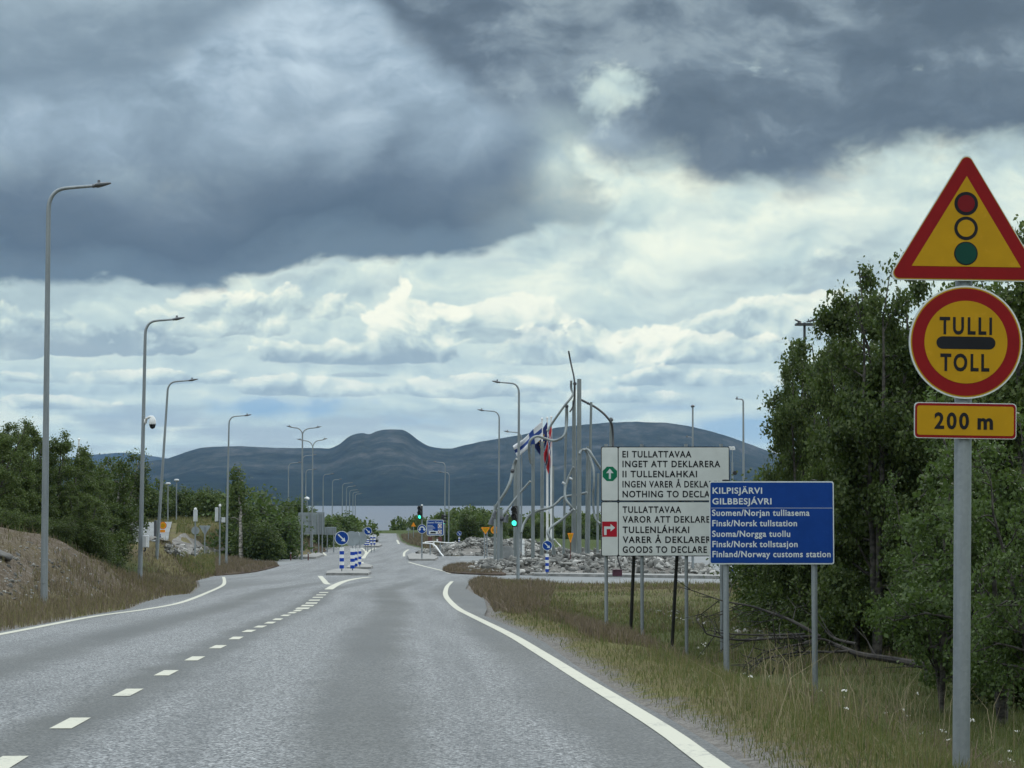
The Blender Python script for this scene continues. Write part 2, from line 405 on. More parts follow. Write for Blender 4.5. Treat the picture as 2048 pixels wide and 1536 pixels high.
def mat_ground():
    m, g, b, o = new_mat('heath_ground')
    p = pos(g)
    at = g.node('ShaderNodeAttribute', attribute_name='edge'); d = NV(g, at.outputs['Fac'])
    n = g.noise(p, 0.32, 5, 0.6); f = g.noise(p, 6, 5, 0.65); s = g.noise(p, 30, 3, 0.6)
    grass = g.ramp(g.smooth(n * .55 + f * .45, .28, .72), [(0, (0.085, 0.064, 0.045)), (.35, (0.105, 0.088, 0.045)), (.65, (0.120, 0.110, 0.045)), (1, (0.125, 0.130, 0.045))])
    xs, ys, zs = g.sep(p)
    lawn = g.smooth(ys, 82, 87) * g.smooth(ys, 114, 108) * g.smooth(xs, -12.0, -13.4) * g.smooth(n, .25, .45)
    grass = g.mix(g.math('MAXIMUM', lawn, g.smooth(ys, 226, 240)), grass, g.mix(f, (0.034, 0.052, 0.015), (0.066, 0.090, 0.026)))
    # bare stony soil on the cut bank, moss-green in the ditch
    under = g.smooth(d + (n - .5) * 2.4, 2.0, 3.6) * g.smooth(xs, -3.5, -2.0) * g.smooth(ys, 90, 60)
    grass = g.mix(under * .85, grass, g.mix(f, (0.040, 0.054, 0.017), (0.080, 0.098, 0.030)))
    bank = g.smooth(xs, -10.6, -12.2) * g.smooth(ys, 92, 76) * g.smooth(ys, 40, 50)
    soil = g.ramp(g.smooth(f * .6 + s * .4, .3, .7), [(0, (0.055, 0.045, 0.034)), (.55, (0.105, 0.084, 0.060)), (1, (0.19, 0.172, 0.145))])
    col = g.mix(bank * g.smooth(n + (f - .5) * .6, .32, .52), grass, soil)
    gravel = g.ramp(g.smooth(s * .5 + f * .5, .3, .7), [(0, (0.09, 0.085, 0.078)), (.5, (0.155, 0.148, 0.135)), (1, (0.24, 0.232, 0.215))])
    gm = g.smooth(d + (f - .5) * .9 + (n - .5) * .8, 0.46, 0.20) * g.smooth(ys, 400, 300)
    col = g.mix(gm, col, gravel)
    g.put(b.inputs['Base Color'], col); b.inputs['Roughness'].default_value = 0.95
    b.inputs['Specular IOR Level'].default_value = 0.15
    bump(g, b, f * .6 + s * .4, 0.12, 0.8)
    return m
M['ground'] = mat_ground()
def mat_veg(name, stops, scale=0.6):
    m, g, b, o = new_mat(name)
    p = pos(g)
    n = g.noise(p, scale, 5, 0.6); f = g.noise(p, scale * 14, 4, 0.65)
    g.put(b.inputs['Base Color'], g.ramp(g.smooth(n * .5 + f * .5, .28, .72), stops))
    b.inputs['Roughness'].default_value = 0.95; b.inputs['Specular IOR Level'].default_value = 0.1
    bump(g, b, f, 0.1, 0.8)
    return m
M['brown_heath'] = mat_veg('brown_heath', [(0, (0.045, 0.033, 0.028)), (.5, (0.075, 0.055, 0.042)), (1, (0.095, 0.083, 0.045))])
M['gravel'] = mat_veg('gravel_soil', [(0, (0.09, 0.085, 0.08)), (.5, (0.17, 0.165, 0.15)), (1, (0.27, 0.265, 0.25))])
def mat_leaf(name, stops, trans=0.35):
    m, g, b, o = new_mat(name)
    r = isl(g); n = g.noise(pos(g), 0.9, 3, .5)
    col = g.ramp(g.math('FRACT', r * 0.62 + n * 0.9), stops)
    g.put(b.inputs['Base Color'], col)
    b.inputs['Roughness'].default_value = 0.55; b.inputs['Specular IOR Level'].default_value = 0.35
    t = g.node('ShaderNodeBsdfTranslucent')
    g.put(t.inputs[0], g.mix(0.5, col, (0.07, 0.12, 0.012)))
    mx = g.node('ShaderNodeMixShader'); mx.inputs[0].default_value = trans
    g.nt.links.new(b.outputs[0], mx.inputs[1]); g.nt.links.new(t.outputs[0], mx.inputs[2]); g.nt.links.new(mx.outputs[0], o.inputs[0])
    return m
M['leaf_dark'] = mat_leaf('dark_birch_leaves', [(0, (0.032, 0.054, 0.017)), (.4, (0.048, 0.076, 0.021)), (.8, (0.070, 0.102, 0.027)), (1, (0.105, 0.135, 0.042))])
M['leaf_mid'] = mat_leaf('birch_leaves', [(0, (0.040, 0.066, 0.019)), (.4, (0.064, 0.100, 0.026)), (.8, (0.094, 0.134, 0.034)), (1, (0.14, 0.18, 0.055))])
M['leaf_light'] = mat_leaf('young_birch_leaves', [(0, (0.038, 0.066, 0.019)), (.5, (0.062, 0.104, 0.028)), (1, (0.10, 0.148, 0.045))], .4)
M['blade'] = mat_leaf('verge_grass_blades', [(0, (0.105, 0.080, 0.055)), (.3, (0.19, 0.145, 0.085)), (.5, (0.125, 0.120, 0.045)), (.75, (0.165, 0.150, 0.060)), (1, (0.27, 0.22, 0.13))], .3)
M['blade_green'] = mat_leaf('green_grass_blades', [(0, (0.050, 0.070, 0.020)), (.5, (0.080, 0.106, 0.029)), (1, (0.14, 0.152, 0.052))], .3)
M['blade_brown'] = mat_leaf('purple_brown_grass', [(0, (0.085, 0.058, 0.050)), (.5, (0.135, 0.095, 0.076)), (1, (0.20, 0.15, 0.105))], .3)
M['straw'] = mat_leaf('dry_straw', [(0, (0.16, 0.125, 0.07)), (.6, (0.24, 0.195, 0.115)), (1, (0.32, 0.27, 0.17))], .25)
M['flower'] = mat_plain('white_flower', (0.6, 0.6, 0.55), .7)
def mat_bark(name, a, c2, sc):
    m, g, b, o = new_mat(name)
    p = objco(g)
    n = g.noise(g.vmath('MULTIPLY', p, (1, 1, 2.2)), sc, 5, .65)
    g.put(b.inputs['Base Color'], g.ramp(g.smooth(n, .36, .66), [(0, a), (.45, tuple((x + y) / 2 for x, y in zip(a, c2))), (1, c2)]))
    b.inputs['Roughness'].default_value = .85
    bump(g, b, n, .01, .6)
    return m
M['bark'] = mat_bark('birch_bark', (0.018, 0.016, 0.014), (0.095, 0.088, 0.076), 5)
M['bark_white'] = mat_bark('white_birch_bark', (0.05, 0.045, 0.04), (0.42, 0.40, 0.35), 4)
M['dead_wood'] = mat_bark('dead_grey_wood', (0.010, 0.009, 0.008), (0.048, 0.043, 0.037), 3)
def mat_rock():
    m, g, b, o = new_mat('broken_rock')
    p = pos(g); r = isl(g)
    n = g.noise(p, 2.2, 6, .65)
    base = g.ramp(r, [(0, (0.08, 0.082, 0.076)), (.4, (0.15, 0.152, 0.14)), (.75, (0.25, 0.25, 0.232)), (1, (0.46, 0.455, 0.425))])
    col = g.mix(g.smooth(n, .45, .7) * .6, base, (0.10, 0.10, 0.09))
    g.put(b.inputs['Base Color'], col); b.inputs['Roughness'].default_value = .9
    bump(g, b, n, .05, .7)
    return m
M['rock'] = mat_rock()
M['bank_stone'] = mat_plain('dark_bank_stone', (0.11, 0.11, 0.103), .9, 0, .3, 2)
M['rock_slab'] = mat_plain('grey_stone', (0.25, 0.265, 0.265), .85, 0, .25, 2, (.17, .17, .16))
def mat_water():
    m, g, b, o = new_mat('lake_water')
    p = pos(g)
    q = g.vmath('MULTIPLY', p, (0.35, 1.0, 1.0))
    n = g.noise(q, 0.05, 5, .6)
    b.inputs['Base Color'].default_value = (0.07, 0.08, 0.105, 1)
    b.inputs['Roughness'].default_value = 0.28
    b.inputs['IOR'].default_value = 1.33
    bump(g, b, n + g.noise(q, 0.6, 4, .6) * .25, 1.6, .35)
    return m
M['water'] = mat_water()
def mat_hill():
    m, g, b, o = new_mat('fell_slopes')
    p = pos(g); x, y, z = g.sep(p)
    n = g.noise(p, 0.004, 7, .62); f = g.noise(g.vmath('MULTIPLY', p, (1.0, 0.4, 1.0)), 0.020, 9, .74)
    forest = g.ramp(g.smooth(f, .3, .7), [(0, (0.005, 0.010, 0.009)), (1, (0.014, 0.024, 0.017))])
    heath = g.ramp(g.smooth(n * .45 + f * .55, .36, .64), [(0, (0.009, 0.013, 0.010)), (.4, (0.022, 0.029, 0.021)), (.75, (0.040, 0.044, 0.036)), (1, (0.078, 0.080, 0.072))])
    h = z + (n - .5) * 130 + (f - .5) * 40
    g.put(b.inputs['Base Color'], g.mix(g.smooth(h, 48, 100), forest, heath))
    b.inputs['Roughness'].default_value = 1.0; b.inputs['Specular IOR Level'].default_value = 0.05
    bump(g, b, n * .5 + f, 14, .8)
    return m
M['hill'] = mat_hill()

# ------------------------------------------------------------------ projection helpers: photo pixels to places
SP, CP = math.sin(PITCH), math.cos(PITCH)
def ray(px, py):
    cx, cyy = (px - CX) / F, (CY - py) / F
    y = CP - cyy * SP
    return (cx / y, (SP + cyy * CP) / y)               # x and z per metre of depth
def at(px, py, Y):
    rx, rz = ray(px, py)
    return Vector((rx * Y, Y, rz * Y))
PROF = [(-400, 8.59), (0, -1.25), (60, -2.726), (120, -4.15), (150, -4.72), (200, -5.12), (260, -5.42), (330, -5.5), (360, -5.52), (420, -6.4), (520, -8.8), (640, -12.2), (760, -14.5), (1000, -15.5), (20000, -15.5)]
PX_, PZ_ = np.array([p[0] for p in PROF], float), np.array([p[1] for p in PROF], float)
def _pchip():
    h = np.diff(PX_); dl = np.diff(PZ_) / h
    d = np.zeros(len(PX_)); d[0] = dl[0]; d[-1] = dl[-1]
    for i in range(1, len(PX_) - 1):
        if dl[i - 1] * dl[i] > 0:
            w1 = 2 * h[i] + h[i - 1]; w2 = h[i] + 2 * h[i - 1]
            d[i] = (w1 + w2) / (w1 / dl[i - 1] + w2 / dl[i])
    return d
PD_ = _pchip()
def P(y):
    y = np.asarray(y, float)
    i = np.clip(np.searchsorted(PX_, y) - 1, 0, len(PX_) - 2)
    h = PX_[i + 1] - PX_[i]; t = (y - PX_[i]) / h
    return ((2 * t**3 - 3 * t**2 + 1) * PZ_[i] + (t**3 - 2 * t**2 + t) * h * PD_[i] + (-2 * t**3 + 3 * t**2) * PZ_[i + 1] + (t**3 - t**2) * h * PD_[i + 1])
_ys = np.concatenate([np.linspace(4, 200, 4000), np.linspace(200, 420, 2000)])
_pz = P(_ys) / _ys
def gp(px, py):
    """ground point of the road profile behind a pixel"""
    rx, rz = ray(px, py)
    k = np.nonzero(_pz >= rz)[0]
    if len(k) == 0: Y = 355.0
    else:
        i = k[0]
        if i == 0: Y = _ys[0]
        else:
            a, b2 = _pz[i - 1], _pz[i]
            Y = _ys[i - 1] + (_ys[i] - _ys[i - 1]) * ((rz - a) / (b2 - a) if b2 != a else 0)
    return (rx * Y, float(Y))
def ss(a, b, v):
    t = np.clip((np.asarray(v, float) - a) / (b - a), 0, 1)
    return t * t * (3 - 2 * t)

# ------------------------------------------------------------------ mesh builder
class MB:
    def __init__(self): self.v, self.f, self.m = [], [], []
    def add(self, vs, fs, mi=0):
        o = len(self.v)
        self.v += [tuple(p) for p in vs]; self.f += [tuple(i + o for i in f) for f in fs]; self.m += [mi] * len(fs)
    def box(self, a, b, mi=0):
        (x0, y0, z0), (x1, y1, z1) = a, b
        self.add([(x0, y0, z0), (x1, y0, z0), (x1, y1, z0), (x0, y1, z0), (x0, y0, z1), (x1, y0, z1), (x1, y1, z1), (x0, y1, z1)],
                 [(3, 2, 1, 0), (4, 5, 6, 7), (0, 1, 5, 4), (1, 2, 6, 5), (2, 3, 7, 6), (3, 0, 4, 7)], mi)
    def tube(self, path, radii, n=10, mi=0, caps=True, flat=1.0):
        path = [Vector(p) for p in path]
        if not isinstance(radii, (list, tuple)): radii = [radii] * len(path)
        rings = []; up = None
        for i, p in enumerate(path):
            t = (path[min(i + 1, len(path) - 1)] - path[max(i - 1, 0)])
            if t.length < 1e-9: t = Vector((0, 0, 1))
            t.normalize()
            if up is None:
                up = Vector((0, 1, 0)) if abs(t.y) < 0.9 else Vector((1, 0, 0))
            s = t.cross(up)
            if s.length < 1e-6: s = t.cross(Vector((1, 0, 0)))
            s.normalize(); u = s.cross(t).normalized(); up = u
            rings.append([p + (s * math.cos(2 * math.pi * k / n) + u * (math.sin(2 * math.pi * k / n) * flat)) * radii[i] for k in range(n)])
        vs = [q for r in rings for q in r]
        fs = [(i * n + k, i * n + (k + 1) % n, (i + 1) * n + (k + 1) % n, (i + 1) * n + k) for i in range(len(path) - 1) for k in range(n)]
        if caps: fs += [tuple(range(n - 1, -1, -1)), tuple((len(path) - 1) * n + k for k in range(n))]
        self.add(vs, fs, mi)
    def plate(self, pts, y0, y1, mi=0, mi_side=None, mi_back=None):
        """outline in x,z (anticlockwise seen from the viewer at -y), from front y0 to back y1"""
        n = len(pts); ms = mi if mi_side is None else mi_side; mb = ms if mi_back is None else mi_back
        vs = [(x, y0, z) for x, z in pts] + [(x, y1, z) for x, z in pts]
        self.add(vs, [tuple(range(n))], mi)
        self.add(vs, [tuple(range(2 * n - 1, n - 1, -1))], mb)
        self.add(vs, [(k, k + n, (k + 1) % n + n, (k + 1) % n) for k in range(n)], ms)
    def face(self, pts, y, mi=0): self.add([(x, y, z) for x, z in pts], [tuple(range(len(pts)))], mi)
    def ring(self, outer, inner, y, mi=0):
        n = len(outer)
        self.add([(x, y, z) for x, z in outer] + [(x, y, z) for x, z in inner], [(k, (k + 1) % n, n + (k + 1) % n, n + k) for k in range(n)], mi)
    def lathe(self, prof, n=20, c=(0, 0, 0), mi=0):
        vs = [(c[0] + r * math.cos(2 * math.pi * k / n), c[1] + r * math.sin(2 * math.pi * k / n), c[2] + z) for r, z in prof for k in range(n)]
        self.add(vs, [(i * n + k, i * n + (k + 1) % n, (i + 1) * n + (k + 1) % n, (i + 1) * n + k) for i in range(len(prof) - 1) for k in range(n)], mi)
    def text(self, s, x0, z0, cap, y, mi=0, width=None, bold=0.0, sx=1.0, sp=1.1):
        vs, fs = text_mesh(s, bold, sp)
        hs, _ = text_mesh('H', bold)
        k = cap / (max(p[1] for p in hs) - min(p[1] for p in hs))
        xa, xb = min(p[0] for p in vs), max(p[0] for p in vs)
        kx = (width / (xb - xa)) if width else k * sx
        self.add([(x0 + (p[0] - xa) * kx, y, z0 + p[1] * k) for p in vs], fs, mi)
        return (xb - xa) * kx
    def build(self, name, mats, parent=None, smooth=False, bevel=0.0):
        me = bpy.data.meshes.new(name); me.from_pydata(self.v, [], self.f)
        for m in (mats if isinstance(mats, (list, tuple)) else [mats]): me.materials.append(M[m] if isinstance(m, str) else m)
        me.polygons.foreach_set('material_index', self.m)
        if smooth: me.polygons.foreach_set('use_smooth', [True] * len(me.polygons))
        me.update()
        o = bpy.data.objects.new(name, me); COL.objects.link(o)
        if parent is not None: o.parent = parent
        if smooth:
            md = o.modifiers.new('edges', 'EDGE_SPLIT'); md.split_angle = R(42)
        if bevel:
            md = o.modifiers.new('bevel', 'BEVEL'); md.width = bevel; md.segments = 2; md.limit_method = 'ANGLE'
        return o
_tc = {}
def text_mesh(s, bold, sp=1.0):
    key = (s, bold, sp)
    if key not in _tc:
        cu = bpy.data.curves.new('lettering', 'FONT'); cu.body = s; cu.size = 1.0; cu.offset = bold; cu.resolution_u = 4; cu.space_character = sp
        ob = bpy.data.objects.new('lettering', cu); COL.objects.link(ob)
        dg = bpy.context.evaluated_depsgraph_get()
        me = ob.evaluated_get(dg).to_mesh()
        _tc[key] = ([(v.co.x, v.co.y) for v in me.vertices], [tuple(p.vertices) for p in me.polygons])
        ob.evaluated_get(dg).to_mesh_clear()
        bpy.data.objects.remove(ob); bpy.data.curves.remove(cu)
    return _tc[key]
def circle(cx, cz, r, n=40): return [(cx + r * math.cos(2 * math.pi * k / n), cz + r * math.sin(2 * math.pi * k / n)) for k in range(n)]
def rrect(x0, z0, x1, z1, r, n=5):
    out = []
    for (cx, cz, a) in ((x1 - r, z0 + r, -90), (x1 - r, z1 - r, 0), (x0 + r, z1 - r, 90), (x0 + r, z0 + r, 180)):
        out += [(cx + r * math.cos(R(a + 90 * k / n)), cz + r * math.sin(R(a + 90 * k / n))) for k in range(n + 1)]
    return out
def rpoly(pts, r, n=6):
    """polygon (anticlockwise) with rounded corners"""
    out = []; N = len(pts)
    for i in range(N):
        p = Vector(pts[i]); a = (Vector(pts[i - 1]) - p).normalized(); b = (Vector(pts[(i + 1) % N]) - p).normalized()
        half = a.angle(b) / 2; d = r / math.tan(half)
        c = p + (a + b).normalized() * (r / math.sin(half))
        s, e = p + a * d - c, p + b * d - c
        a0 = math.atan2(s.y, s.x); a1 = math.atan2(e.y, e.x)
        while a1 < a0: a1 += 2 * math.pi
        out += [(c.x + r * math.cos(a0 + (a1 - a0) * k / n), c.y + r * math.sin(a0 + (a1 - a0) * k / n)) for k in range(n + 1)]
    return out
def spline(pts, per=6):
    pts = [Vector(p) for p in pts]; out = []
    for i in range(len(pts) - 1):
        p0, p1, p2, p3 = pts[max(i - 1, 0)], pts[i], pts[i + 1], pts[min(i + 2, len(pts) - 1)]
        for k in range(per):
            t = k / per
            out.append(0.5 * ((2 * p1) + (p2 - p0) * t + (2 * p0 - 5 * p1 + 4 * p2 - p3) * t * t + (3 * p1 - p0 - 3 * p2 + p3) * t**3))
    out.append(pts[-1]); return out

def tag(o, label=None, cat=None, group=None, kind=None):
    if label: o['label'] = label
    if cat: o['category'] = cat
    if group: o['group'] = group
    if kind: o['kind'] = kind
    return o
def thing(name, loc, label, cat, group=None, rz=0.0):
    o = bpy.data.objects.new(name, None); COL.objects.link(o)
    o.location = loc; o.rotation_euler = (0, 0, rz); o.empty_display_size = 0.2
    return tag(o, label, cat, group)
def np_mesh(name, V, Fq, mats, parent=None, mi=None, smooth=False):
    """V (n,3) and Fq (m,3|4) arrays to one mesh object"""
    me = bpy.data.meshes.new(name)
    V = np.ascontiguousarray(V, np.float32); Fq = np.ascontiguousarray(Fq, np.int32)
    k = Fq.shape[1]
    me.vertices.add(len(V)); me.vertices.foreach_set('co', V.ravel())
    me.loops.add(Fq.size); me.loops.foreach_set('vertex_index', Fq.ravel())
    me.polygons.add(len(Fq)); me.polygons.foreach_set('loop_start', np.arange(0, Fq.size, k, dtype=np.int32))
    me.polygons.foreach_set('loop_total', np.full(len(Fq), k, np.int32))
    for m in (mats if isinstance(mats, (list, tuple)) else [mats]): me.materials.append(M[m])
    if mi is not None: me.polygons.foreach_set('material_index', np.asarray(mi, np.int32))
    if smooth: me.polygons.foreach_set('use_smooth', np.ones(len(Fq), bool))
    me.update(calc_edges=True)
    o = bpy.data.objects.new(name, me); COL.objects.link(o)
    if parent is not None: o.parent = parent
    return o

# ------------------------------------------------------------------ road outlines traced on the ground
def G2(pts): return [gp(*p) for p in pts]
right_edge = G2([(793, 1071), (797, 1082), (812, 1090), (838, 1096), (852, 1107), (890, 1112), (925, 1112), (920, 1124), (893, 1135), (910, 1144), (960, 1149), (1000, 1153), (958, 1156), (940, 1163), (931, 1177), (969, 1199), (974, 1218), (968, 1231), (1029, 1256), (1090, 1285), (1149, 1329), (1252, 1394), (1340, 1438), (1421, 1487), (1500, 1536)])
a_, b_ = Vector(right_edge[-2]), Vector(right_edge[-1])
for t in (8, 20, 40): right_edge.append(tuple(b_ + (b_ - a_).normalized() * t))
left_edge = G2([(0, 1263), (100, 1245), (180, 1230), (262, 1217), (290, 1204), (335, 1192), (385, 1187), (400, 1172), (396, 1161), (430, 1152), (500, 1145), (560, 1131), (605, 1122), (636, 1117), (652, 1110), (645, 1103), (652, 1096), (700, 1092), (730, 1085), (745, 1078), (750, 1071)])
a_, b_ = Vector(left_edge[2]), Vector(left_edge[0])
dl = (b_ - a_).normalized()
left_edge = [tuple(b_ + dl * t) for t in (70, 40, 20, 8)] + left_edge
crest = [(750, 1071), (793, 1071)]
def _push(p, t): v = Vector(p); return tuple(v * (1 + t / v.length))
MAIN = left_edge + [_push(left_edge[-1], 25), _push(right_edge[0], 25)] + right_edge
PLAZA = G2([(893, 1134), (920, 1123), (925, 1112), (960, 1104), (1200, 1101), (1500, 1103), (1760, 1106)]) + G2([(1800, 1163), (1800, 1171), (1500, 1169), (1280, 1167.5), (1105, 1166), (1000, 1157), (950, 1155), (900, 1150)])
SIDE = G2([(548, 1134), (500, 1131), (445, 1130), (431, 1123), (440, 1117), (500, 1114), (560, 1116), (620, 1117), (640, 1113), (660, 1116), (620, 1124)])

def poly_dist(poly, X, Y):
    """signed distance to a polygon: positive outside"""
    q = np.array(poly, float); n = len(q)
    D = np.full(X.shape, 1e18); ins = np.zeros(X.shape, bool)
    for i in range(n):
        ax, ay = q[i]; bx, by = q[(i + 1) % n]
        ex, ey = bx - ax, by - ay
        t = np.clip(((X - ax) * ex + (Y - ay) * ey) / max(ex * ex + ey * ey, 1e-12), 0, 1)
        D = np.minimum(D, (X - ax - t * ex) ** 2 + (Y - ay - t * ey) ** 2)
        c = ((ay > Y) != (by > Y))
        if ey != 0: ins ^= c & (X < ex * (Y - ay) / ey + ax)
    D = np.sqrt(D)
    return np.where(ins, -D, D)
def road_dist(X, Y):
    return np.minimum(np.minimum(poly_dist(MAIN, X, Y), poly_dist(PLAZA, X, Y)), poly_dist(SIDE, X, Y))
rngn = np.random.default_rng(5)
_wv = [(rngn.uniform(0, 6.28), rngn.uniform(0, 6.28), k) for k in (0.13, 0.21, 0.34, 0.55, 0.9, 1.5, 2.4) for _ in range(2)]
def lumps(X, Y, kmin=0.0):
    s = 0
    for a, ph, k in _wv:
        if k < kmin: continue
        s = s + np.sin(k * (X * math.cos(a) + Y * math.sin(a)) + ph) * (0.13 / k) ** 0.75
    return s * 0.5
def Tfull(X, Y):
    X = np.asarray(X, float); Y = np.asarray(Y, float)
    sh = np.broadcast(X, Y).shape
    X, Y = np.broadcast_to(X, sh).ravel(), np.broadcast_to(Y, sh).ravel()
    d = road_dist(X, Y)
    out = ss(0.3, 3.0, d)
    h = np.zeros(len(X))
    h += 1.75 * ss(-10.5, -14.4, X) * ss(44, 58, Y) * (1 - 0.8 * ss(66, 86, Y))
    h += 1.6 * ss(-14.9, -18.4, X) * ss(106, 119, Y) * (1 - ss(124, 142, Y))
    h += 2.9 * ss(125, 215, Y) * ss(-18.5, -25.5, X) * (1 - ss(236, 290, Y))
    h += 1.0 * ss(-15, -24, X) * ss(50, 75, Y) * (1 - ss(88, 106, Y))
    h += np.where(X > 0.5, -0.22 * ss(0.4, 1.4, d) * (1 - ss(15, 23, Y)), 0)
    xr = 1.2 - 0.055 * Y
    h += np.where(X > xr, -0.80 * ss(0.2, 3.6, d) * (1 - ss(58, 92, Y)) * ss(-30, 5, Y), 0)
    h += np.where(X > -13, 0.9 * ss(1, 9, d) * ss(222, 245, Y) * (1 - ss(330, 420, Y)), 0)
    rough = lumps(X, Y) * 0.16 + lumps(X * 2.7 + 40, Y * 2.7, 0.5) * 0.10
    bankz = ss(-10.6, -12.0, X) * ss(44, 55, Y) * (1 - ss(76, 92, Y))
    rough = rough + bankz * lumps(X * 3.1, Y * 3.1 + 9, 0.3) * 0.28
    z = P(Y) - 0.05 + ss(0.02, 0.5, d) * 0.055 + out * (h + rough)
    return z.reshape(sh), d.reshape(sh)
def T(x, y): return float(Tfull(np.array([x]), np.array([y]))[0][0])
def gpT(px, py, y0=20, y1=380):
    rx, rz = ray(px, py)
    Y = np.linspace(y0, y1, 1500)
    z, _ = Tfull(rx * Y, Y)
    k = np.nonzero(z >= rz * Y)[0]
    y = Y[k[0]] if len(k) else y1
    return Vector((rx * y, y, T(rx * y, y)))
def onT(px, Y, dz=0.0):
    x = ray(px, HOR)[0] * Y
    return Vector((x, Y, T(x, Y) + dz))
def onP(px, Y, dz=0.0):
    x = ray(px, HOR)[0] * Y
    return Vector((x, Y, float(P(Y)) + dz))

# ------------------------------------------------------------------ the land itself, one sheet out to beyond the lake
def build_ground():
    a = np.concatenate([np.linspace(-180, -40, 40, endpoint=False), np.linspace(-40, -22, 30, endpoint=False), np.linspace(-22, 22, 480, endpoint=False), np.linspace(22, 40, 30, endpoint=False), np.linspace(40, 180, 40, endpoint=False)])
    a = np.radians(a); r = [0.5]
    while r[-1] < 1100: r.append(r[-1] + max(0.3, 0.0065 * r[-1]))
    while r[-1] < 26000: r.append(r[-1] * 1.12)
    r = np.array(r); nr, na = len(r), len(a)
    RR, AA = np.meshgrid(r, a, indexing='ij')
    X = RR * np.sin(AA); Y = RR * np.cos(AA) - 12.0
    Z = np.empty_like(X); Dd = np.empty_like(X)
    for i in range(0, nr, 60): Z[i:i + 60], Dd[i:i + 60] = Tfull(X[i:i + 60], Y[i:i + 60])
    V = np.stack([X, Y, Z], -1).reshape(-1, 3)
    i, j = np.meshgrid(np.arange(nr - 1), np.arange(na), indexing='ij')
    Fq = np.stack([i * na + j, i * na + (j + 1) % na, (i + 1) * na + (j + 1) % na, (i + 1) * na + j], -1).reshape(-1, 4)[:, ::-1]
    o = np_mesh('ground', V, Fq, 'ground', smooth=True)
    at_ = o.data.attributes.new('edge', 'FLOAT', 'POINT'); at_.data.foreach_set('value', Dd.ravel().astype(np.float32))
    tag(o, kind='structure')
build_ground()

def sheet(name, poly, mat, zf, cuts, uv=None, kind='structure'):
    bm = bmesh.new()
    vs = [bm.verts.new((x, y, 0)) for x, y in poly]
    es = [bm.edges.new((vs[i], vs[(i + 1) % len(vs)])) for i in range(len(vs))]
    bmesh.ops.triangle_fill(bm, edges=es, use_beauty=True)
    for c in cuts:
        bmesh.ops.bisect_plane(bm, geom=bm.verts[:] + bm.edges[:] + bm.faces[:], dist=1e-5, plane_co=(0, c, 0), plane_no=(0, 1, 0))
    bmesh.ops.recalc_face_normals(bm, faces=bm.faces[:])
    for f in bm.faces:
        if f.normal.z < 0: f.normal_flip()
    xs = np.array([v.co.x for v in bm.verts]); ys = np.array([v.co.y for v in bm.verts])
    zs = zf(xs, ys)
    for v, z in zip(bm.verts, zs): v.co.z = z
    if uv:
        l = bm.loops.layers.uv.new('lane')
        for f in bm.faces:
            for lp in f.loops: lp[l].uv = uv(lp.vert.co.x, lp.vert.co.y)
    me = bpy.data.meshes.new(name); bm.to_mesh(me); bm.free()
    me.materials.append(M[mat])
    for p in me.polygons: p.use_smooth = True
    o = bpy.data.objects.new(name, me); COL.objects.link(o)
    return tag(o, kind=kind)
dash_px = [(10, 777), (290, 608), (525, 482), (682, 402), (798, 343), (893, 295), (967, 259), (1020, 230), (1066, 212), (1107, 196), (1138, 182), (1170, 166), (1197, 155), (1220, 146), (1240, 137), (1260, 126), (1276, 115.5), (1288, 103.5), (1302, 92), (1315, 82), (1326, 72), (1337, 62)]
dashes = [gp(x / 2.048, 1150 + y / 2.048) for x, y in dash_px]
_cl = sorted(dashes, key=lambda p: p[1])
_cx = np.array([p[0] for p in _cl]); _cyy = np.array([p[1] for p in _cl])
def xc(y):
    if y < _cyy[0]: return _cx[0] + (y - _cyy[0]) * (_cx[4] - _cx[0]) / (_cyy[4] - _cyy[0])
    return float(np.interp(y, _cyy, _cx))
lane_uv = lambda x, y: (x - xc(y), y)
sheet('road', MAIN, 'asphalt', lambda x, y: P(y), list(np.arange(-40, 110, 1.5)) + list(np.arange(110, 380, 3.0)), lane_uv)
sheet('side_road', PLAZA, 'plaza', lambda x, y: P(y) - 0.006, list(np.arange(90, 260, 3.0)))
sheet('turning_loop', SIDE, 'plaza', lambda x, y: P(y) - 0.006, list(np.arange(120, 260, 3.0)))
DRAPED = {}
def drape(name, px_pts, mat, dz=0.05, kind='structure', ystep=2.0):
    pts = [gpT(*p) for p in px_pts]
    poly = [(p.x, p.y) for p in pts]
    ys = [p[1] for p in poly]; DRAPED[name] = poly
    o = sheet(name, poly, mat, lambda x, y: Tfull(x, y)[0] + dz, list(np.arange(min(ys), max(ys), ystep)), None, kind)
    return o

# painted markings: strips of constant real width laid on the asphalt
def strip(mb, pts, w, step=1.0, dz=0.005):
    q = []
    for i in range(len(pts) - 1):
        a, b = Vector(pts[i]), Vector(pts[i + 1]); n = max(1, int((b - a).length / step))
        q += [a + (b - a) * k / n for k in range(n)]
    q.append(Vector(pts[-1]))
    vs = []
    for i, p in enumerate(q):
        t = (q[min(i + 1, len(q) - 1)] - q[max(i - 1, 0)]).normalized(); nn = Vector((t.y, -t.x)) * w / 2
        for s in (-1, 1):
            c = p + nn * s; vs.append((c.x, c.y, float(P(c.y)) + dz))
    mb.add(vs, [(2 * i, 2 * i + 1, 2 * i + 3, 2 * i + 2) for i in range(len(q) - 1)])
def smooth2(pts, per=8): return [(v.x, v.y) for v in spline([(x, y, 0) for x, y in pts], per)]
mk = MB()
rl = G2([(1433, 1536), (1339, 1467), (1251, 1411), (1164, 1358), (1076, 1303), (1017, 1268), (944, 1232), (917, 1218), (900, 1203), (892, 1192), (891, 1183), (895, 1172), (904, 1163)])
v0 = Vector(rl[0]); rl = [tuple(v0 + (v0 - Vector(rl[1])).normalized() * 14)] + rl
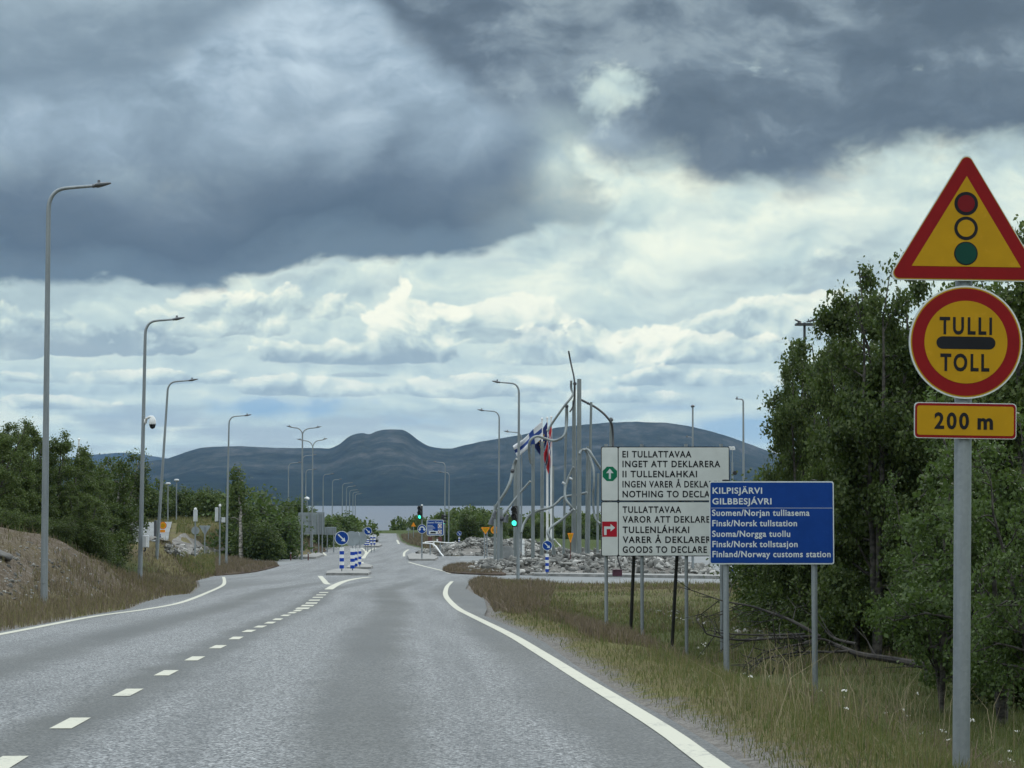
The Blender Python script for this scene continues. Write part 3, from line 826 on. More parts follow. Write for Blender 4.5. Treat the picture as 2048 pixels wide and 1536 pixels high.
strip(mk, smooth2(rl), 0.16)
ll = G2([(0, 1269), (98, 1250), (195, 1232), (293, 1218.5), (366, 1204), (420, 1183), (445, 1171), (449, 1163), (447, 1154)])
v0 = Vector(ll[0]); ll = [tuple(v0 + dl * 26)] + ll
strip(mk, smooth2(ll), 0.16)
for i, p in enumerate(dashes[:-1]):
    t = (Vector(dashes[i + 1]) - Vector(p)).normalized() if i < len(dashes) - 1 else t
    if i >= 13: L = 1.5
    else: L = 1.1
    strip(mk, [tuple(Vector(p) - t * L / 2), tuple(Vector(p) + t * L / 2)], 0.16 if i < 14 else .3, 0.6)
for pts, w in (([(640, 1152), (647, 1160), (655, 1168), (670, 1168.6)], .26), ([(657, 1179), (670, 1171), (688, 1163), (712, 1157.5), (741, 1154)], .32),
               ([(723, 1096), (730, 1101), (732, 1107), (725, 1116)], .24), ([(752, 1096), (741, 1100), (733, 1108), (727, 1117)], .24), ([(723, 1124), (730, 1133)], .25),
               ([(627, 1096.5), (644, 1104), (652, 1111)], .22), ([(817, 1099), (809, 1105), (808, 1113)], .22), ([(817, 1124), (842, 1131), (871, 1138), (890, 1143), (900, 1147)], .2),
               ([(794, 1080), (798, 1088)], .25), ([(500, 1113.6), (455, 1117.5), (437, 1121), (436, 1125), (450, 1128), (500, 1129.5)], .35)):
    strip(mk, smooth2(G2(pts), 5), w, 2.0)
mk.build('road_marking', 'marking'); bpy.data.objects['road_marking']['kind'] = 'structure'

# raised islands, kerbs and planted patches
def slab(name, px_pts, mat, h, kind='structure', dome=0.0, rough=0.0):
    poly = G2(px_pts)
    if sum(poly[i][0] * poly[(i + 1) % len(poly)][1] - poly[(i + 1) % len(poly)][0] * poly[i][1] for i in range(len(poly))) < 0: poly.reverse()
    if dome:
        poly = smooth2(poly + [poly[0]], 5)[:-1]
    n = len(poly)
    mb = MB()
    top = [(x, y, float(P(y)) + h) for x, y in poly]; bot = [(x, y, float(P(y)) - 0.05) for x, y in poly]
    mb.add(top + bot, [(k + n, (k + 1) % n + n, (k + 1) % n, k) for k in range(n)])
    if dome:
        c = (sum(p[0] for p in poly) / n, sum(p[1] for p in poly) / n)
        rings = [top]
        for s in (.88, .7, .45, .2):
            rings.append([(c[0] + (x - c[0]) * s, c[1] + (y - c[1]) * s, float(P(c[1] + (y - c[1]) * s)) + h + dome * (1 - s * s) + random.uniform(-rough, rough)) for x, y in poly])
        vs = [q for r_ in rings for q in r_]
        mb.add(vs, [(i * n + k, i * n + (k + 1) % n, (i + 1) * n + (k + 1) % n, (i + 1) * n + k) for i in range(len(rings) - 1) for k in range(n)])
        mb.add(rings[-1], [tuple(range(n))])
    else:
        mb.add(top, [tuple(range(n))])
    o = mb.build(name, mat)
    return tag(o, kind=kind)
random.seed(4)
slab('traffic_island', [(652, 1150.5), (736, 1151), (742, 1147.5), (735, 1143), (704, 1140.5), (672, 1142), (655, 1146)], 'kerb', 0.14)
slab('traffic_island', [(694, 1138.5), (742, 1138), (746, 1134), (730, 1130), (704, 1131), (696, 1134)], 'kerb', 0.14)
slab('traffic_island', [(818, 1121.5), (870, 1121.5), (876, 1117), (863, 1109.5), (824, 1109), (815, 1113)], 'kerb', 0.16)
slab('traffic_island', [(580, 1118), (632, 1117.5), (648, 1112), (640, 1108.5), (600, 1110), (578, 1114)], 'kerb', 0.16)
slab('traffic_island', [(728, 1094.5), (758, 1094.5), (764, 1091.5), (758, 1089), (734, 1089)], 'kerb', 0.16)
slab('kerb', [(1068, 1152), (1068, 1149.4), (1300, 1152.5), (1520, 1155.5), (1820, 1160), (1820, 1163.5), (1520, 1159), (1300, 1155.5)], 'kerb', 0.15)
slab('heath_patch', [(885, 1141), (905, 1147), (960, 1150), (1010, 1151), (1000, 1143), (960, 1134), (925, 1131), (900, 1135)], 'brown_heath', 0.08, dome=0.25, rough=.06)
slab('heath_patch', [(432, 1152), (500, 1146), (556, 1133), (548, 1130), (500, 1131), (455, 1134), (430, 1139)], 'brown_heath', 0.06, dome=0.30, rough=.05)
slab('heath_patch', [(583, 1112), (650, 1104), (640, 1096), (620, 1092), (585, 1096), (575, 1104)], 'brown_heath', 0.08, dome=0.5, rough=.06)
drape('parking_lot', [(258, 1092), (318, 1089), (344, 1046), (262, 1046)], 'plaza', 0.12)
drape('footpath', [(300, 1083), (345, 1083.5), (400, 1088), (450, 1097), (520, 1106), (562, 1114), (548, 1117), (500, 1113), (440, 1106), (390, 1094), (340, 1089), (300, 1089)], 'gravel', 0.16)

# lake and fells
wm = MB(); wz = -12.6
wm.add([(-14000, 480, wz), (14000, 480, wz), (14000, 4200, wz), (-14000, 4200, wz)], [(0, 1, 2, 3)])
tag(wm.build('lake', 'water'), kind='structure')
def hill_noise(X, Y, seed, base, octs=6):
    rg = np.random.default_rng(seed); s = np.zeros_like(X); amp = 1.0
    for o_ in range(octs):
        for _ in range(3):
            a = rg.uniform(0, 6.28); ph = rg.uniform(0, 6.28); k = base * 1.9 ** o_ * rg.uniform(.8, 1.2)
            s += amp * np.sin(k * (X * math.cos(a) + Y * math.sin(a)) + ph + 1.3 * np.sin(k * .6 * (X * math.sin(a) - Y * math.cos(a)) + ph * 2)) / 3
        amp *= 0.52
    return s
def fells(name, sky, shore, ridge, back, seed, nz):
    pxs = np.linspace(-1400, 3500, 1300)
    sx, sy = np.array([p[0] for p in sky], float), np.array([p[1] for p in sky], float)
    # monotone smooth skyline with small crags
    line = np.interp(pxs, sx, sy)
    kk = np.exp(-np.linspace(-2, 2, 7) ** 2 * 1.2); kk /= kk.sum()
    line = np.convolve(np.pad(line, 3, 'edge'), kk, 'valid')
    line = line + hill_noise(pxs, np.zeros_like(pxs), seed + 9, 0.05, 6) * nz
    ts = np.concatenate([np.linspace(0, 1, 90), np.linspace(1.02, 1.9, 40)])
    rx = (pxs - CX) / F
    TT, RX = np.meshgrid(ts, rx, indexing='ij')
    L = np.broadcast_to(line, TT.shape)
    D = np.where(TT <= 1, shore + (ridge - shore) * TT, ridge + (back - ridge) * (TT - 1) / .9)
    X = RX * D; Y = D
    Hr = (HOR - L) / F * ridge + 16
    prof = np.where(TT <= 1, 0.62 * TT ** 1.25 + 0.38 * TT ** 3.2, 1 - 0.75 * ((TT - 1) / .9) ** 1.2)
    Z = -16 + Hr * prof
    nn = hill_noise(X, Y, seed, 2 * math.pi / 1500, 7)
    Z += nn * Hr * 0.10 * np.clip(TT * (1 - TT) * 4, 0, 1) + np.where(TT > 1, nn * 6 * (TT - 1), 0)
    # a low wooded tongue along the shore
    V = np.stack([X, Y, Z], -1).reshape(-1, 3); na = len(pxs); nr = len(ts)
    i, j = np.meshgrid(np.arange(nr - 1), np.arange(na - 1), indexing='ij')
    Fq = np.stack([i * na + j, i * na + j + 1, (i + 1) * na + j + 1, (i + 1) * na + j], -1).reshape(-1, 4)
    tag(np_mesh(name, V, Fq, 'hill', smooth=True), kind='structure')
fells('hills', [(-1400, 950), (-400, 930), (0, 935), (200, 936), (280, 925), (330, 918), (375, 904), (400, 897), (440, 893), (500, 894), (560, 896), (620, 896), (662, 897), (680, 889), (698, 874), (715, 868), (728, 867), (738, 871), (752, 863), (768, 860), (790, 859), (808, 860), (822, 870), (840, 883), (855, 892), (880, 896), (905, 898), (930, 891), (960, 884), (1000, 877), (1060, 866), (1110, 857), (1165, 850), (1220, 845), (1290, 843), (1330, 845), (1380, 853), (1430, 866), (1480, 881), (1520, 896), (1560, 911), (1620, 930), (1700, 945), (2048, 950), (3500, 940)], 4000, 6900, 9200, 3, 1.2)
fells('mountains', [(-1400, 930), (-200, 940), (100, 930), (150, 914), (190, 909), (240, 905), (268, 906), (300, 912), (350, 919), (420, 935), (600, 960), (3500, 970)], 9400, 12500, 14000, 8, 1.5)

# ------------------------------------------------------------------ props
class Fr:
    """local frame of a thing that stands at pixel column px, at depth Y, on the ground"""
    def __init__(s, px, Y, ground='T', dz=0.0):
        s.Y = Y; s.px = px; s.s = Y / F
        s.loc = onT(px, Y, dz) if ground == 'T' else onP(px, Y, dz)
    def l(s, px, py, dy=0.0):
        p = at(px, py, s.Y) - s.loc
        return Vector((p.x, dy, p.z))
    def z(s, py): return s.l(s.px, py).z
    def x(s, px): return (px - s.px) * s.s

# ---- street lamps
ARM = [(0, -.45), (.012, -.33), (.05, -.225), (.115, -.145), (.20, -.10), (.32, -.078), (.52, -.062), (.74, -.045)]
def lamp_arm_pts(f, pxt, tip):
    a = tip[0] - pxt; k = abs(a)
    return [f.l(pxt + a * u, tip[1] - k * v) for u, v in ARM]
def lamp_head(f, pxt, tip, parent, k=1.0):
    a = tip[0] - pxt; L = abs(a) * f.s; sg = 1 if a > 0 else -1
    mb = MB()
    e = f.l(pxt + a * .73, tip[1] + abs(a) * .046)
    t = f.l(*tip)
    d = t - e
    mb.tube([e - d * .10, e + d * .12], .045, 8)
    mb.tube([e + d * .05, e + d * .18, e + d * .45, e + d * .8, e + d * 1.0], [.038, .062, .055, .034, .018], 10, 0, True, 2.3)
    m = e + d * .28
    mb.tube([m + Vector((0, 0, .04)), m + Vector((0, 0, .12))], [.04, .03], 8)
    mb.build('lamp_head', 'lamp_dark', parent, True)
def lamp(px, Y, pxt, tip, label, r=0.075, ground='T', group='curved arm street lamps', tips2=None):
    f = Fr(px, Y, ground)
    t = thing('street_lamp', f.loc, label, 'street lamp', group)
    k = abs(tip[0] - pxt)
    p0 = Vector((0, 0, -.15)); p1 = f.l(pxt, tip[1] + k * .45)
    if tips2:
        yj = tips2[2]
        mb = MB(); top = f.l(pxt, yj)
        mb.tube([p0, p0.lerp(top, .35), top], [r, r * .85, r * .6], 12); mb.build('pole', 'galv', t, True)
        for tp in (tip, tips2[:2]):
            a = tp[0] - pxt
            pts = [top, f.l(pxt + a * .06, yj - abs(yj - tp[1]) * .32), f.l(pxt + a * .17, yj - abs(yj - tp[1]) * .58), f.l(pxt + a * .34, yj - abs(yj - tp[1]) * .74), f.l(pxt + a * .55, yj - abs(yj - tp[1]) * .80), f.l(pxt + a * .74, yj - abs(yj - tp[1]) * .86)]
            m2 = MB(); m2.tube(spline(pts, 3), r * .5, 10); m2.build('lamp_arm', 'galv', t, True)
            lamp_head(f, pxt, tp, t)
    else:
        mb = MB(); mb.tube([p0, p0.lerp(p1, .3), p0.lerp(p1, .6), p1], [r, r * .92, r * .78, r * .62], 14); mb.build('pole', 'galv', t, True)
        m2 = MB(); m2.tube(spline(lamp_arm_pts(f, pxt, tip), 3), [r * .62 - i * r * .010 for i in range(22)], 12); m2.build('lamp_arm', 'galv', t, True)
        lamp_head(f, pxt, tip, t)
    m3 = MB(); m3.box((-r * .55, -r * 1.12, .5), (r * .55, -r * .7, .95)); m3.build('service_hatch', 'galv', t, False, .006)
    return t, f
lamp1 = lamp(90, 54.0, 97, (222, 366), 'tallest nearest grey street lamp, rising from the stony bank left of the road', .088)
lamp2 = lamp(281, 83.0, 290.5, (369, 635), 'grey street lamp that carries the white dome camera and a grey box', .088)
lamp3 = lamp(314, 114, 335, (396, 758), 'leaning grey street lamp just right of the pole with the dome camera', .085)
lamp(453, 147, 458, (503, 829), 'grey street lamp beside the left turning loop, right of the signal seen from behind', .08)
lamp(604, 191, 605, (643, 853), 'nearer two armed street lamp on the left traffic island', .10, 'P', tips2=(573, 852, 868), group='two armed street lamps')
lamp(624.5, 215, 625.5, (655, 877), 'farther two armed street lamp, just right of the nearer one', .09, 'P', tips2=(594, 878, 894), group='two armed street lamps')
far_left = [(577, 237, 577, (604, 924), 'first of the receding row of street lamps, left of both double armed ones'),
            (604.5, 247, 605, (633, 909), 'faint street lamp directly behind the nearer two armed lamp pole'),
            (611, 262, 612, (632, 938), 'small street lamp between the poles of the double armed lamps'),
            (646, 270, 646.5, (668, 947), 'street lamp by the tall grey sign back, first right of the double armed ones'),
            (664, 290, 665, (684, 958), 'second street lamp right of the two armed lamps, by the small low sign back'),
            (684, 315, 685, (706, 965), 'third street lamp right of the two armed lamps, above the blue arrow disc'),
            (692, 335, 693, (712, 971.5), 'fourth street lamp right of the two armed lamps, before the lake'),
            (699, 352, 699.5, (716, 979), 'fifth street lamp right of the two armed lamps, before the lake'),
            (706, 368, 706, (719, 983.5), 'sixth street lamp right of the two armed lamps, before the lake'),
            (710.5, 380, 710.5, (724, 987), 'last and smallest street lamp of the receding row')]
for px, Y, pxt, tip, lb in far_left: lamp(px, Y, pxt, tip, lb, .075, 'P')
lampR = lamp(1036, 113.9, 1038, (984, 762), 'tall street lamp in front of the pipe sculpture with the green signal on it', .085)
lamp(997, 149, 998.5, (955, 819), 'street lamp left of the pipe sculpture, behind the one with the signal', .08, 'P')
lamp(1042.5, 167, 1043, (1008, 862), 'shorter looking street lamp behind the one carrying the green signal', .08, 'P')
lamp(889, 228, 890.5, (866, 923), 'left one of the two distant street lamps by the blue information board', .07, 'P')
lamp(897, 232, 898.5, (876, 943), 'right one of the two distant street lamps by the blue information board', .07, 'P')
lamp(1487, 129, 1486.5, (1471, 797), 'street lamp with short hooked arm above the blue town sign', .08)
lamp(1384, 165, 1384.5, (1372, 873), 'low lamp with short arm just above the white customs sign', .06)

# short headed column lamp and the stadium mast
f = Fr(1385, 139); t = thing('column_lamp', f.loc, 'straight column lamp with small flat head above the white customs sign', 'street lamp')
mb = MB(); mb.tube([(0, 0, -.2), f.l(1385.5, 815)], [.085, .05], 12); mb.build('pole', 'galv', t, True)
mb = MB(); mb.tube([f.l(1382, 813.5), f.l(1385, 812), f.l(1389, 812.5)], [.06, .09, .06], 10, 0, True, 1.6); mb.build('lamp_head', 'lamp_dark', t, True)
f = Fr(1609, 167); t = thing('floodlight_mast', f.loc, 'tall mast with a crown of flat floodlights rising behind the birches', 'mast')
mb = MB(); mb.tube([(0, 0, -.2), f.l(1609, 645)], [.22, .09], 14); mb.build('mast', 'mast', t, True)
mb = MB(); mb.box(tuple(f.l(1591, 651, -.5)), tuple(f.l(1629, 647, .5))); mb.build('crossbar', 'mast', t)
for (xa, ya, xb, yb, dy) in ((1588, 640, 1601, 645, -.4), (1611, 645, 1626, 640, -.5), (1617, 642, 1639, 638, .4), (1597, 644, 1607, 646, .5)):
    mb = MB(); a, b = f.l(xa, ya, dy), f.l(xb, yb, dy); m = (a + b) / 2
    mb.tube([a, a.lerp(b, .15), a.lerp(b, .85), b], [.03, .07, .07, .03], 8, 0, True, 3.2); mb.tube([m, (m.x, m.y, f.z(648))], .03, 6); mb.build('floodlight', 'lamp_dark', t, True)
# globe topped park lamps and poles on the left
for px, pyt, Y, lb in ((336, 968, 212, 'left one of two mushroom headed park lamps on the grassy rise'), (353, 961, 214, 'right one of two mushroom headed park lamps on the grassy rise')):
    f = Fr(px, Y); t = thing('park_lamp', f.loc, lb, 'park lamp', 'mushroom headed park lamps')
    mb = MB(); mb.tube([(0, 0, -.2), f.l(px, pyt + 3)], [.07, .05], 10); mb.build('pole', 'galv', t, True)
    z = f.z(pyt); mb = MB(); mb.lathe([(0.0, .16), (.18, .13), (.24, .05), (.23, -.03), (.10, -.10), (0, -.12)], 16, (f.x(px), 0, z)); mb.build('lamp_head', 'box_grey', t, True)
f = Fr(158, 130); t = thing('flagpole', f.loc, 'bare white flagpole above the left trees', 'flagpole')
mb = MB(); mb.tube([(0, 0, -.2), f.l(158, 880)], [.09, .05], 10); mb.build('pole', 'white', t, True)
mb = MB(); mb.lathe([(0, .12), (.08, .06), (.08, 0), (0, -.04)], 10, tuple(f.l(158, 880))); mb.build('finial', 'white', t, True)

# ---- equipment on the second lamp
f = Fr(281, 83.0); Yc = 82.8
def cam_l(px, py, dy=0.0): return f.l(px, py, dy)
base = at(305, 845, Yc)
t = thing('dome_camera', base, 'white dome surveillance camera hanging from a short bracket on a lamp pole', 'camera')
s = Yc / F
mb = MB(); mb.tube([(-16 * s, .2, -1 * s), (-13 * s, .1, 8 * s), (-6 * s, 0, 11 * s), (0, 0, 11 * s), (2 * s, 0, 11 * s)], .05, 10); mb.tube([(-18 * s, .2, 2 * s), (-15.3 * s, .2, 2 * s)], .10, 10); mb.build('bracket', 'white', t, True)
mb = MB(); mb.lathe([(0, 11.5 * s), (4 * s, 11 * s), (6.5 * s, 6 * s), (7 * s, -2 * s), (6.2 * s, -4 * s)], 20); mb.build('housing', 'white', t, True)
mb = MB(); mb.lathe([(6.2 * s, -4 * s), (6 * s, -6.5 * s), (5 * s, -10 * s), (3 * s, -12 * s), (0, -13 * s)], 20); mb.lathe([(6.6 * s, -3.4 * s), (6.9 * s, -4.6 * s), (6.4 * s, -5.6 * s)], 20); mb.build('dome', 'glass_dark', t, True)
base = at(291.5, 1095, 82.75); t = thing('control_box', base, 'small grey control box strapped to the pole with the dome camera', 'box')
mb = MB(); mb.box((-5.5 * s, -.12, 0), (5.5 * s, .15, 24 * s)); mb.build('cabinet', 'box_grey', t, False, .02)
mb = MB(); mb.box((1.2 * s, -.14, 1.5 * s), (4.6 * s, -.121, 22.5 * s)); mb.build('door', 'white', t)
mb = MB(); mb.tube([(-1 * s, 0, 0), (-1 * s, 0, -6 * s), (-4 * s, .05, -7 * s)], .03, 8); mb.build('cable', 'black', t)

# ---- road signs
def arrow_dr(cx, cz, r):
    """white arrow pointing down to the right"""
    base = [(-.10, .78), (.10, .78), (.10, -.10), (.30, -.10), (.30, -.10), (0.0, -.72), (-.30, -.10), (-.10, -.10)]
    base = [(-.095, .74), (-.095, -.22), (-.34, -.22), (0, -.74), (.34, -.22), (.095, -.22), (.095, .74)]
    a = R(45)
    return [(cx + r * (x * math.cos(a) - z * math.sin(a)), cz + r * (x * math.sin(a) + z * math.cos(a))) for x, z in base]
def add_disc(mb, cx, cz, r, y, face=0, rim=1, back=2):
    mb.plate(circle(cx, cz, r), y - .012, y + .012, rim, back, back)
    mb.face(circle(cx, cz, r * .915), y - .0145, face)
def poly_arrow(mb, pts, y, mi):
    n = len(pts); mb.add([(x, y, z) for x, z in pts], [(0, 1, 5, 6), (2, 3, 4)] if n == 7 else [tuple(range(n))], mi)
DM = ['blue', 'letter_white', 'alu_back']
def striped(f, px, top, bot, w, t, white_first=True, n=6):
    z0, z1 = f.z(bot), f.z(top); r = w * f.s / 2; x = f.x(px)
    mb = MB(); m = n
    for k in range(m):
        za, zb = z1 - (z1 - z0) * k / m, z1 - (z1 - z0) * (k + 1) / m
        mb.tube([(x, 0, za), (x, 0, zb)], r, 14, 0 if k % 2 == 0 else 1, k in (0, m - 1))
    return mb.build('striped_sleeve', ['white', 'stripe_blue'], t)
def keep_sign(px, Y, disc, r, sleeve, label, rz=0, w=9.0, name='keep_right_sign', ground='P', dark=False, group=None):
    f = Fr(px, Y, ground)
    t = thing(name, f.loc, label, 'road sign', group)
    mb = MB(); mb.tube([(0, .02, -.1), (0, .02, f.z(disc[1] - r * .6))], .035, 10); mb.build('post', 'galv', t, True)
    if sleeve: striped(f, px, sleeve[0], sleeve[1], w, t)
    mb = MB(); rr = r * f.s
    add_disc(mb, 0, 0, rr, 0)
    poly_arrow(mb, arrow_dr(0, 0, rr), -.0172, 1)
    d = mb.build('disc', DM, t); d.location = (f.x(disc[0]), -.07, f.z(disc[1])); d.rotation_euler = (0, 0, R(rz))
    if abs(rz) > 90: d.location = (f.x(disc[0]), -.07, f.z(disc[1]))
    return t
keep_sign(684, 140, (684, 1076), 14, (1095, 1137), 'blue keep right disc with white arrow on blue and white post, nearest island', group='keep right signs on blue and white posts')
keep_sign(705.5, 143, (704, 1077), 15, (1097, 1137), 'grey back of a disc sign on a striped post, right of the facing arrow disc', rz=172, group='keep right signs on blue and white posts')
keep_sign(712, 151, (715, 1077), 14, (1097, 1133), 'disc sign turned almost edge on, on striped post behind the grey disc back', rz=118, w=7, group='keep right signs on blue and white posts')
keep_sign(720, 158, (722, 1077), 13, (1097, 1129), 'dark sided disc sign on the rearmost blue and white post of the near island', rz=205, w=6, group='keep right signs on blue and white posts')
keep_sign(736, 228, (736, 1062), 8, (1078, 1090), 'small blue arrow disc on a striped post, second island down the road', w=6, group='keep right signs on blue and white posts')
keep_sign(731, 236, (730, 1064), 8, (1078, 1090), 'small tilted disc sign left behind the second island arrow disc', rz=140, w=5, group='keep right signs on blue and white posts')
for px, Y, lb in ((743, 226, 'blue and white striped post right of the second island arrow sign'), (749, 232, 'thinner blue and white striped post farthest right on the second island')):
    f = Fr(px, Y, 'P'); t = thing('marker_post', f.loc, lb, 'post', 'blue and white striped posts'); mb = MB(); mb.tube([(0, 0, -.1), (0, 0, f.z(1088))], .04, 8); mb.build('post', 'galv', t, True); striped(f, px, 1071, 1089, 4.5, t)
keep_sign(1094, 127, (1094.5, 1091), 10, (1108, 1144), 'blue arrow disc on a striped post before the pipe sculpture and rocks', w=7, group='keep right signs on blue and white posts')
keep_sign(918.5, 232, (918.5, 1067), 5, (1075, 1089), 'small distant blue arrow disc on striped post left of the orange signs', w=3.4, ground='T', group='keep right signs on blue and white posts')
keep_sign(721, 320, (721, 1058), 3.4, None, 'tiny distant blue sign left above the second island', ground='P', group='keep right signs on blue and white posts')
f = Fr(1465, 122, 'P'); t = thing('marker_post', f.loc, 'blue and white striped post seen just under the blue town sign', 'post', 'blue and white striped posts')
mb = MB(); mb.tube([(0, 0, -.1), (0, 0, f.z(1150))], .04, 8); mb.build('post', 'galv', t, True); striped(f, 1465, 1120, 1155, 6, t, n=6)
f = Fr(1484, 108); t = thing('marker_post', f.loc, 'plain grey short post between the striped post and white trestle', 'post')
mb = MB(); mb.tube([(0, 0, -.2), (0, 0, f.z(1132))], .075, 10); mb.build('post', 'galv', t, True); mb = MB(); mb.lathe([(0, .03), (.085, 0), (.085, -.06)], 10, (0, 0, f.z(1132))); mb.build('cap', 'galv', t)

# ---- traffic signals
def signal(px, py_mid, Y, h, w, label, rz=0, lit=True, plate=True):
    s = Y / F; base = at(px, py_mid, Y)
    t = thing('traffic_signal', base, label, 'traffic light', 'traffic lights', R(rz))
    H, W = h * s / 2, w * s / 2
    mb = MB(); mb.box((-W, -.10, -H), (W, .12, H)); mb.build('housing', 'black', t, False, .03)
    for k, (zz, mt) in enumerate(((H * .64, 'lens_off'), (0, 'lens_off'), (-H * .64, 'green_lit' if lit else 'lens_off'))):
        mb = MB(); mb.plate(circle(0, zz, H * .25, 20), -.118, -.101, 0); mb.build('lens', mt, t)
        mb = MB(); ri = H * .27
        vs = []; n = 12
        for yy, r2 in ((-.10, ri), (-.36, ri * 1.04)):
            for i in range(n + 1):
                a = math.pi * (-.18 + 1.36 * i / n); vs.append((r2 * math.cos(a), yy, zz + r2 * math.sin(a)))
        fs = [(i, i + 1, n + 2 + i, n + 1 + i) for i in range(n)]
        mb.add(vs, fs); v = mb.build('visor', 'black', t); v.modifiers.new('t', 'SOLIDIFY').thickness = .012
    return t
def sig_post(px, Y, top, label, r=.06, ground='P', dz=0.14):
    f = Fr(px, Y, ground, dz); t = thing('signal_post', f.loc, label, 'post')
    mb = MB(); mb.tube([(0, 0, -.1), (0, 0, f.z(top))], r, 12); mb.build('post', 'galv', t, True)
    mb = MB(); mb.lathe([(0, .10), (r * 1.3, .07), (r * 1.5, -.05), (0, -.05)], 12, (0, 0, f.z(top))); mb.build('cap', 'white', t, True)
    return t, f
tp, f = sig_post(844, 188, 1011, 'grey post on the pale right traffic island carrying a green signal and blue disc')
signal(840.5, 1025, 187.85, 27, 9, 'lit green traffic light on the right traffic island', rz=-14)
Y = 187.8; base = at(844, 1058, Y); t = thing('road_sign', base, 'round blue sign with white arrows curving down both sides, below the green light', 'road sign'); s = Y / F; rr = 9 * s
mb = MB(); add_disc(mb, 0, 0, rr, 0)
for sg in (-1, 1):
    arc = [(sg * rr * .52 * math.cos(a), -.12 * rr + rr * .55 * math.sin(a)) for a in (math.pi * .5, math.pi * .38, math.pi * .26, math.pi * .14, .05)]
    arc = [(x, z + .06 * rr) for x, z in arc]
    for i in range(4):
        (x0, z0), (x1, z1) = arc[i], arc[i + 1]; d = Vector((x1 - x0, z1 - z0)).normalized() * rr * .15; n = (-d.y, d.x)
        q = [(x0 + n[0], z0 + n[1]), (x0 - n[0], z0 - n[1]), (x1 - n[0], z1 - n[1]), (x1 + n[0], z1 + n[1])]
        if sg < 0: q.reverse()
        mb.face(q, -.0165, 1)
    xe = arc[-1][0]; tri = [(xe - .34 * rr, -.02 * rr), (xe, -.46 * rr), (xe + .34 * rr, -.02 * rr)]
    mb.face(tri, -.018, 1)
mb.build('disc', DM, t)
signal(886, 1039, 227, 20, 7, 'dark traffic light on the far lamp pole, turned to the right', rz=70, lit=True)
signal(1029.5, 1032.5, 113.6, 42, 11, 'lit green traffic light nearest the camera, on the lamp pole by the sculpture', rz=-8)
# signals seen from behind on the left
tp, f = sig_post(440, 141, 1011, 'slim grey post with a signal seen from behind, left of the turning loop', .05, 'T', 0)
base = at(434, 1029, 141); t = thing('traffic_signal', base, 'grey back of a traffic light on the post left of the turning loop', 'traffic light', 'traffic lights'); s = 141 / F
mb = MB(); mb.box((-4 * s, -.06, -14 * s), (2.2 * s, .16, 14 * s)); mb.build('housing', 'box_grey', t, False, .03)
mb = MB(); mb.box((-4.3 * s, .16, -15 * s), (2.6 * s, .2, 15 * s)); mb.build('backing_board', 'black', t)
base = at(447, 1040, 141); t = thing('control_box', base, 'small grey box beside the signal seen from behind', 'box')
mb = MB(); mb.box((-4 * s, -.05, -5 * s), (3.2 * s, .12, 5 * s)); mb.build('cabinet', 'box_grey', t, False, .02); mb = MB(); mb.box((-6.6 * s, 0, -1 * s), (-4 * s, .05, 1 * s)); mb.build('bracket', 'galv', t)
f = Fr(391, 158); t = thing('road_sign', f.loc, 'back of a round sign with a narrow box above it, left grassy mound', 'road sign')
mb = MB(); mb.tube([(0, 0, -.1), (0, 0, f.z(1017))], .05, 10); mb.build('post', 'galv', t, True)
mb = MB(); mb.box((-4 * f.s, -.08, f.z(1043)), (4 * f.s, .1, f.z(1020))); mb.build('signal_box', 'box_grey', t, False, .03)
mb = MB(); mb.lathe([(0, .1), (.09, .06), (.11, -.05)], 12, (0, 0, f.z(1018))); mb.build('cap', 'white', t, True)
mb = MB(); mb.plate(circle(0, f.z(1061), 8 * f.s, 28), .06, .08, 0); mb.build('disc', 'alu_back', t)
f = Fr(410, 163); t = thing('road_sign', f.loc, 'grey back of a triangular sign pointing down, left grassy mound', 'road sign')
mb = MB(); mb.tube([(0, 0, -.1), (0, 0, f.z(1053))], .045, 10); mb.build('post', 'galv', t, True)
mb = MB(); mb.plate(rpoly([(0, f.z(1071)), (12 * f.s, f.z(1051)), (-12 * f.s, f.z(1051))], 1.2 * f.s), .05, .07, 0); mb.build('panel', 'alu_back', t)
f = Fr(315, 126); t = thing('road_sign', f.loc, 'dark sign seen edge on with an orange ringed disc, beside the leaning lamp', 'road sign')
mb = MB(); mb.box((-6.5 * f.s, -.05, f.z(1150)), (-1.8 * f.s, .9, f.z(1041))); mb.build('edge_on_board', 'mast', t, False, .01)
mb = MB(); mb.tube([(0, .3, -.2), (0, .3, f.z(1100))], .06, 8); mb.build('post', 'mast', t, True)
mb = MB(); add_disc(mb, 9.5 * f.s, f.z(1051), 7.5 * f.s, .3, 1, 0, 2); mb.face(circle(9.5 * f.s, f.z(1051), 4.3 * f.s), .283, 3)
mb.build('disc', ['dkred', 'orange', 'alu_back', 'yellow'], t)
mb = MB(); mb.box((4.2 * f.s, .29, f.z(1065)), (14 * f.s, .31, f.z(1059.5))); mb.build('text_plate', 'orange', t)
mb = MB(); mb.box((2 * f.s, .28, f.z(1085)), (5 * f.s, .32, f.z(1068))); mb.build('lower_plate', 'blue', t)

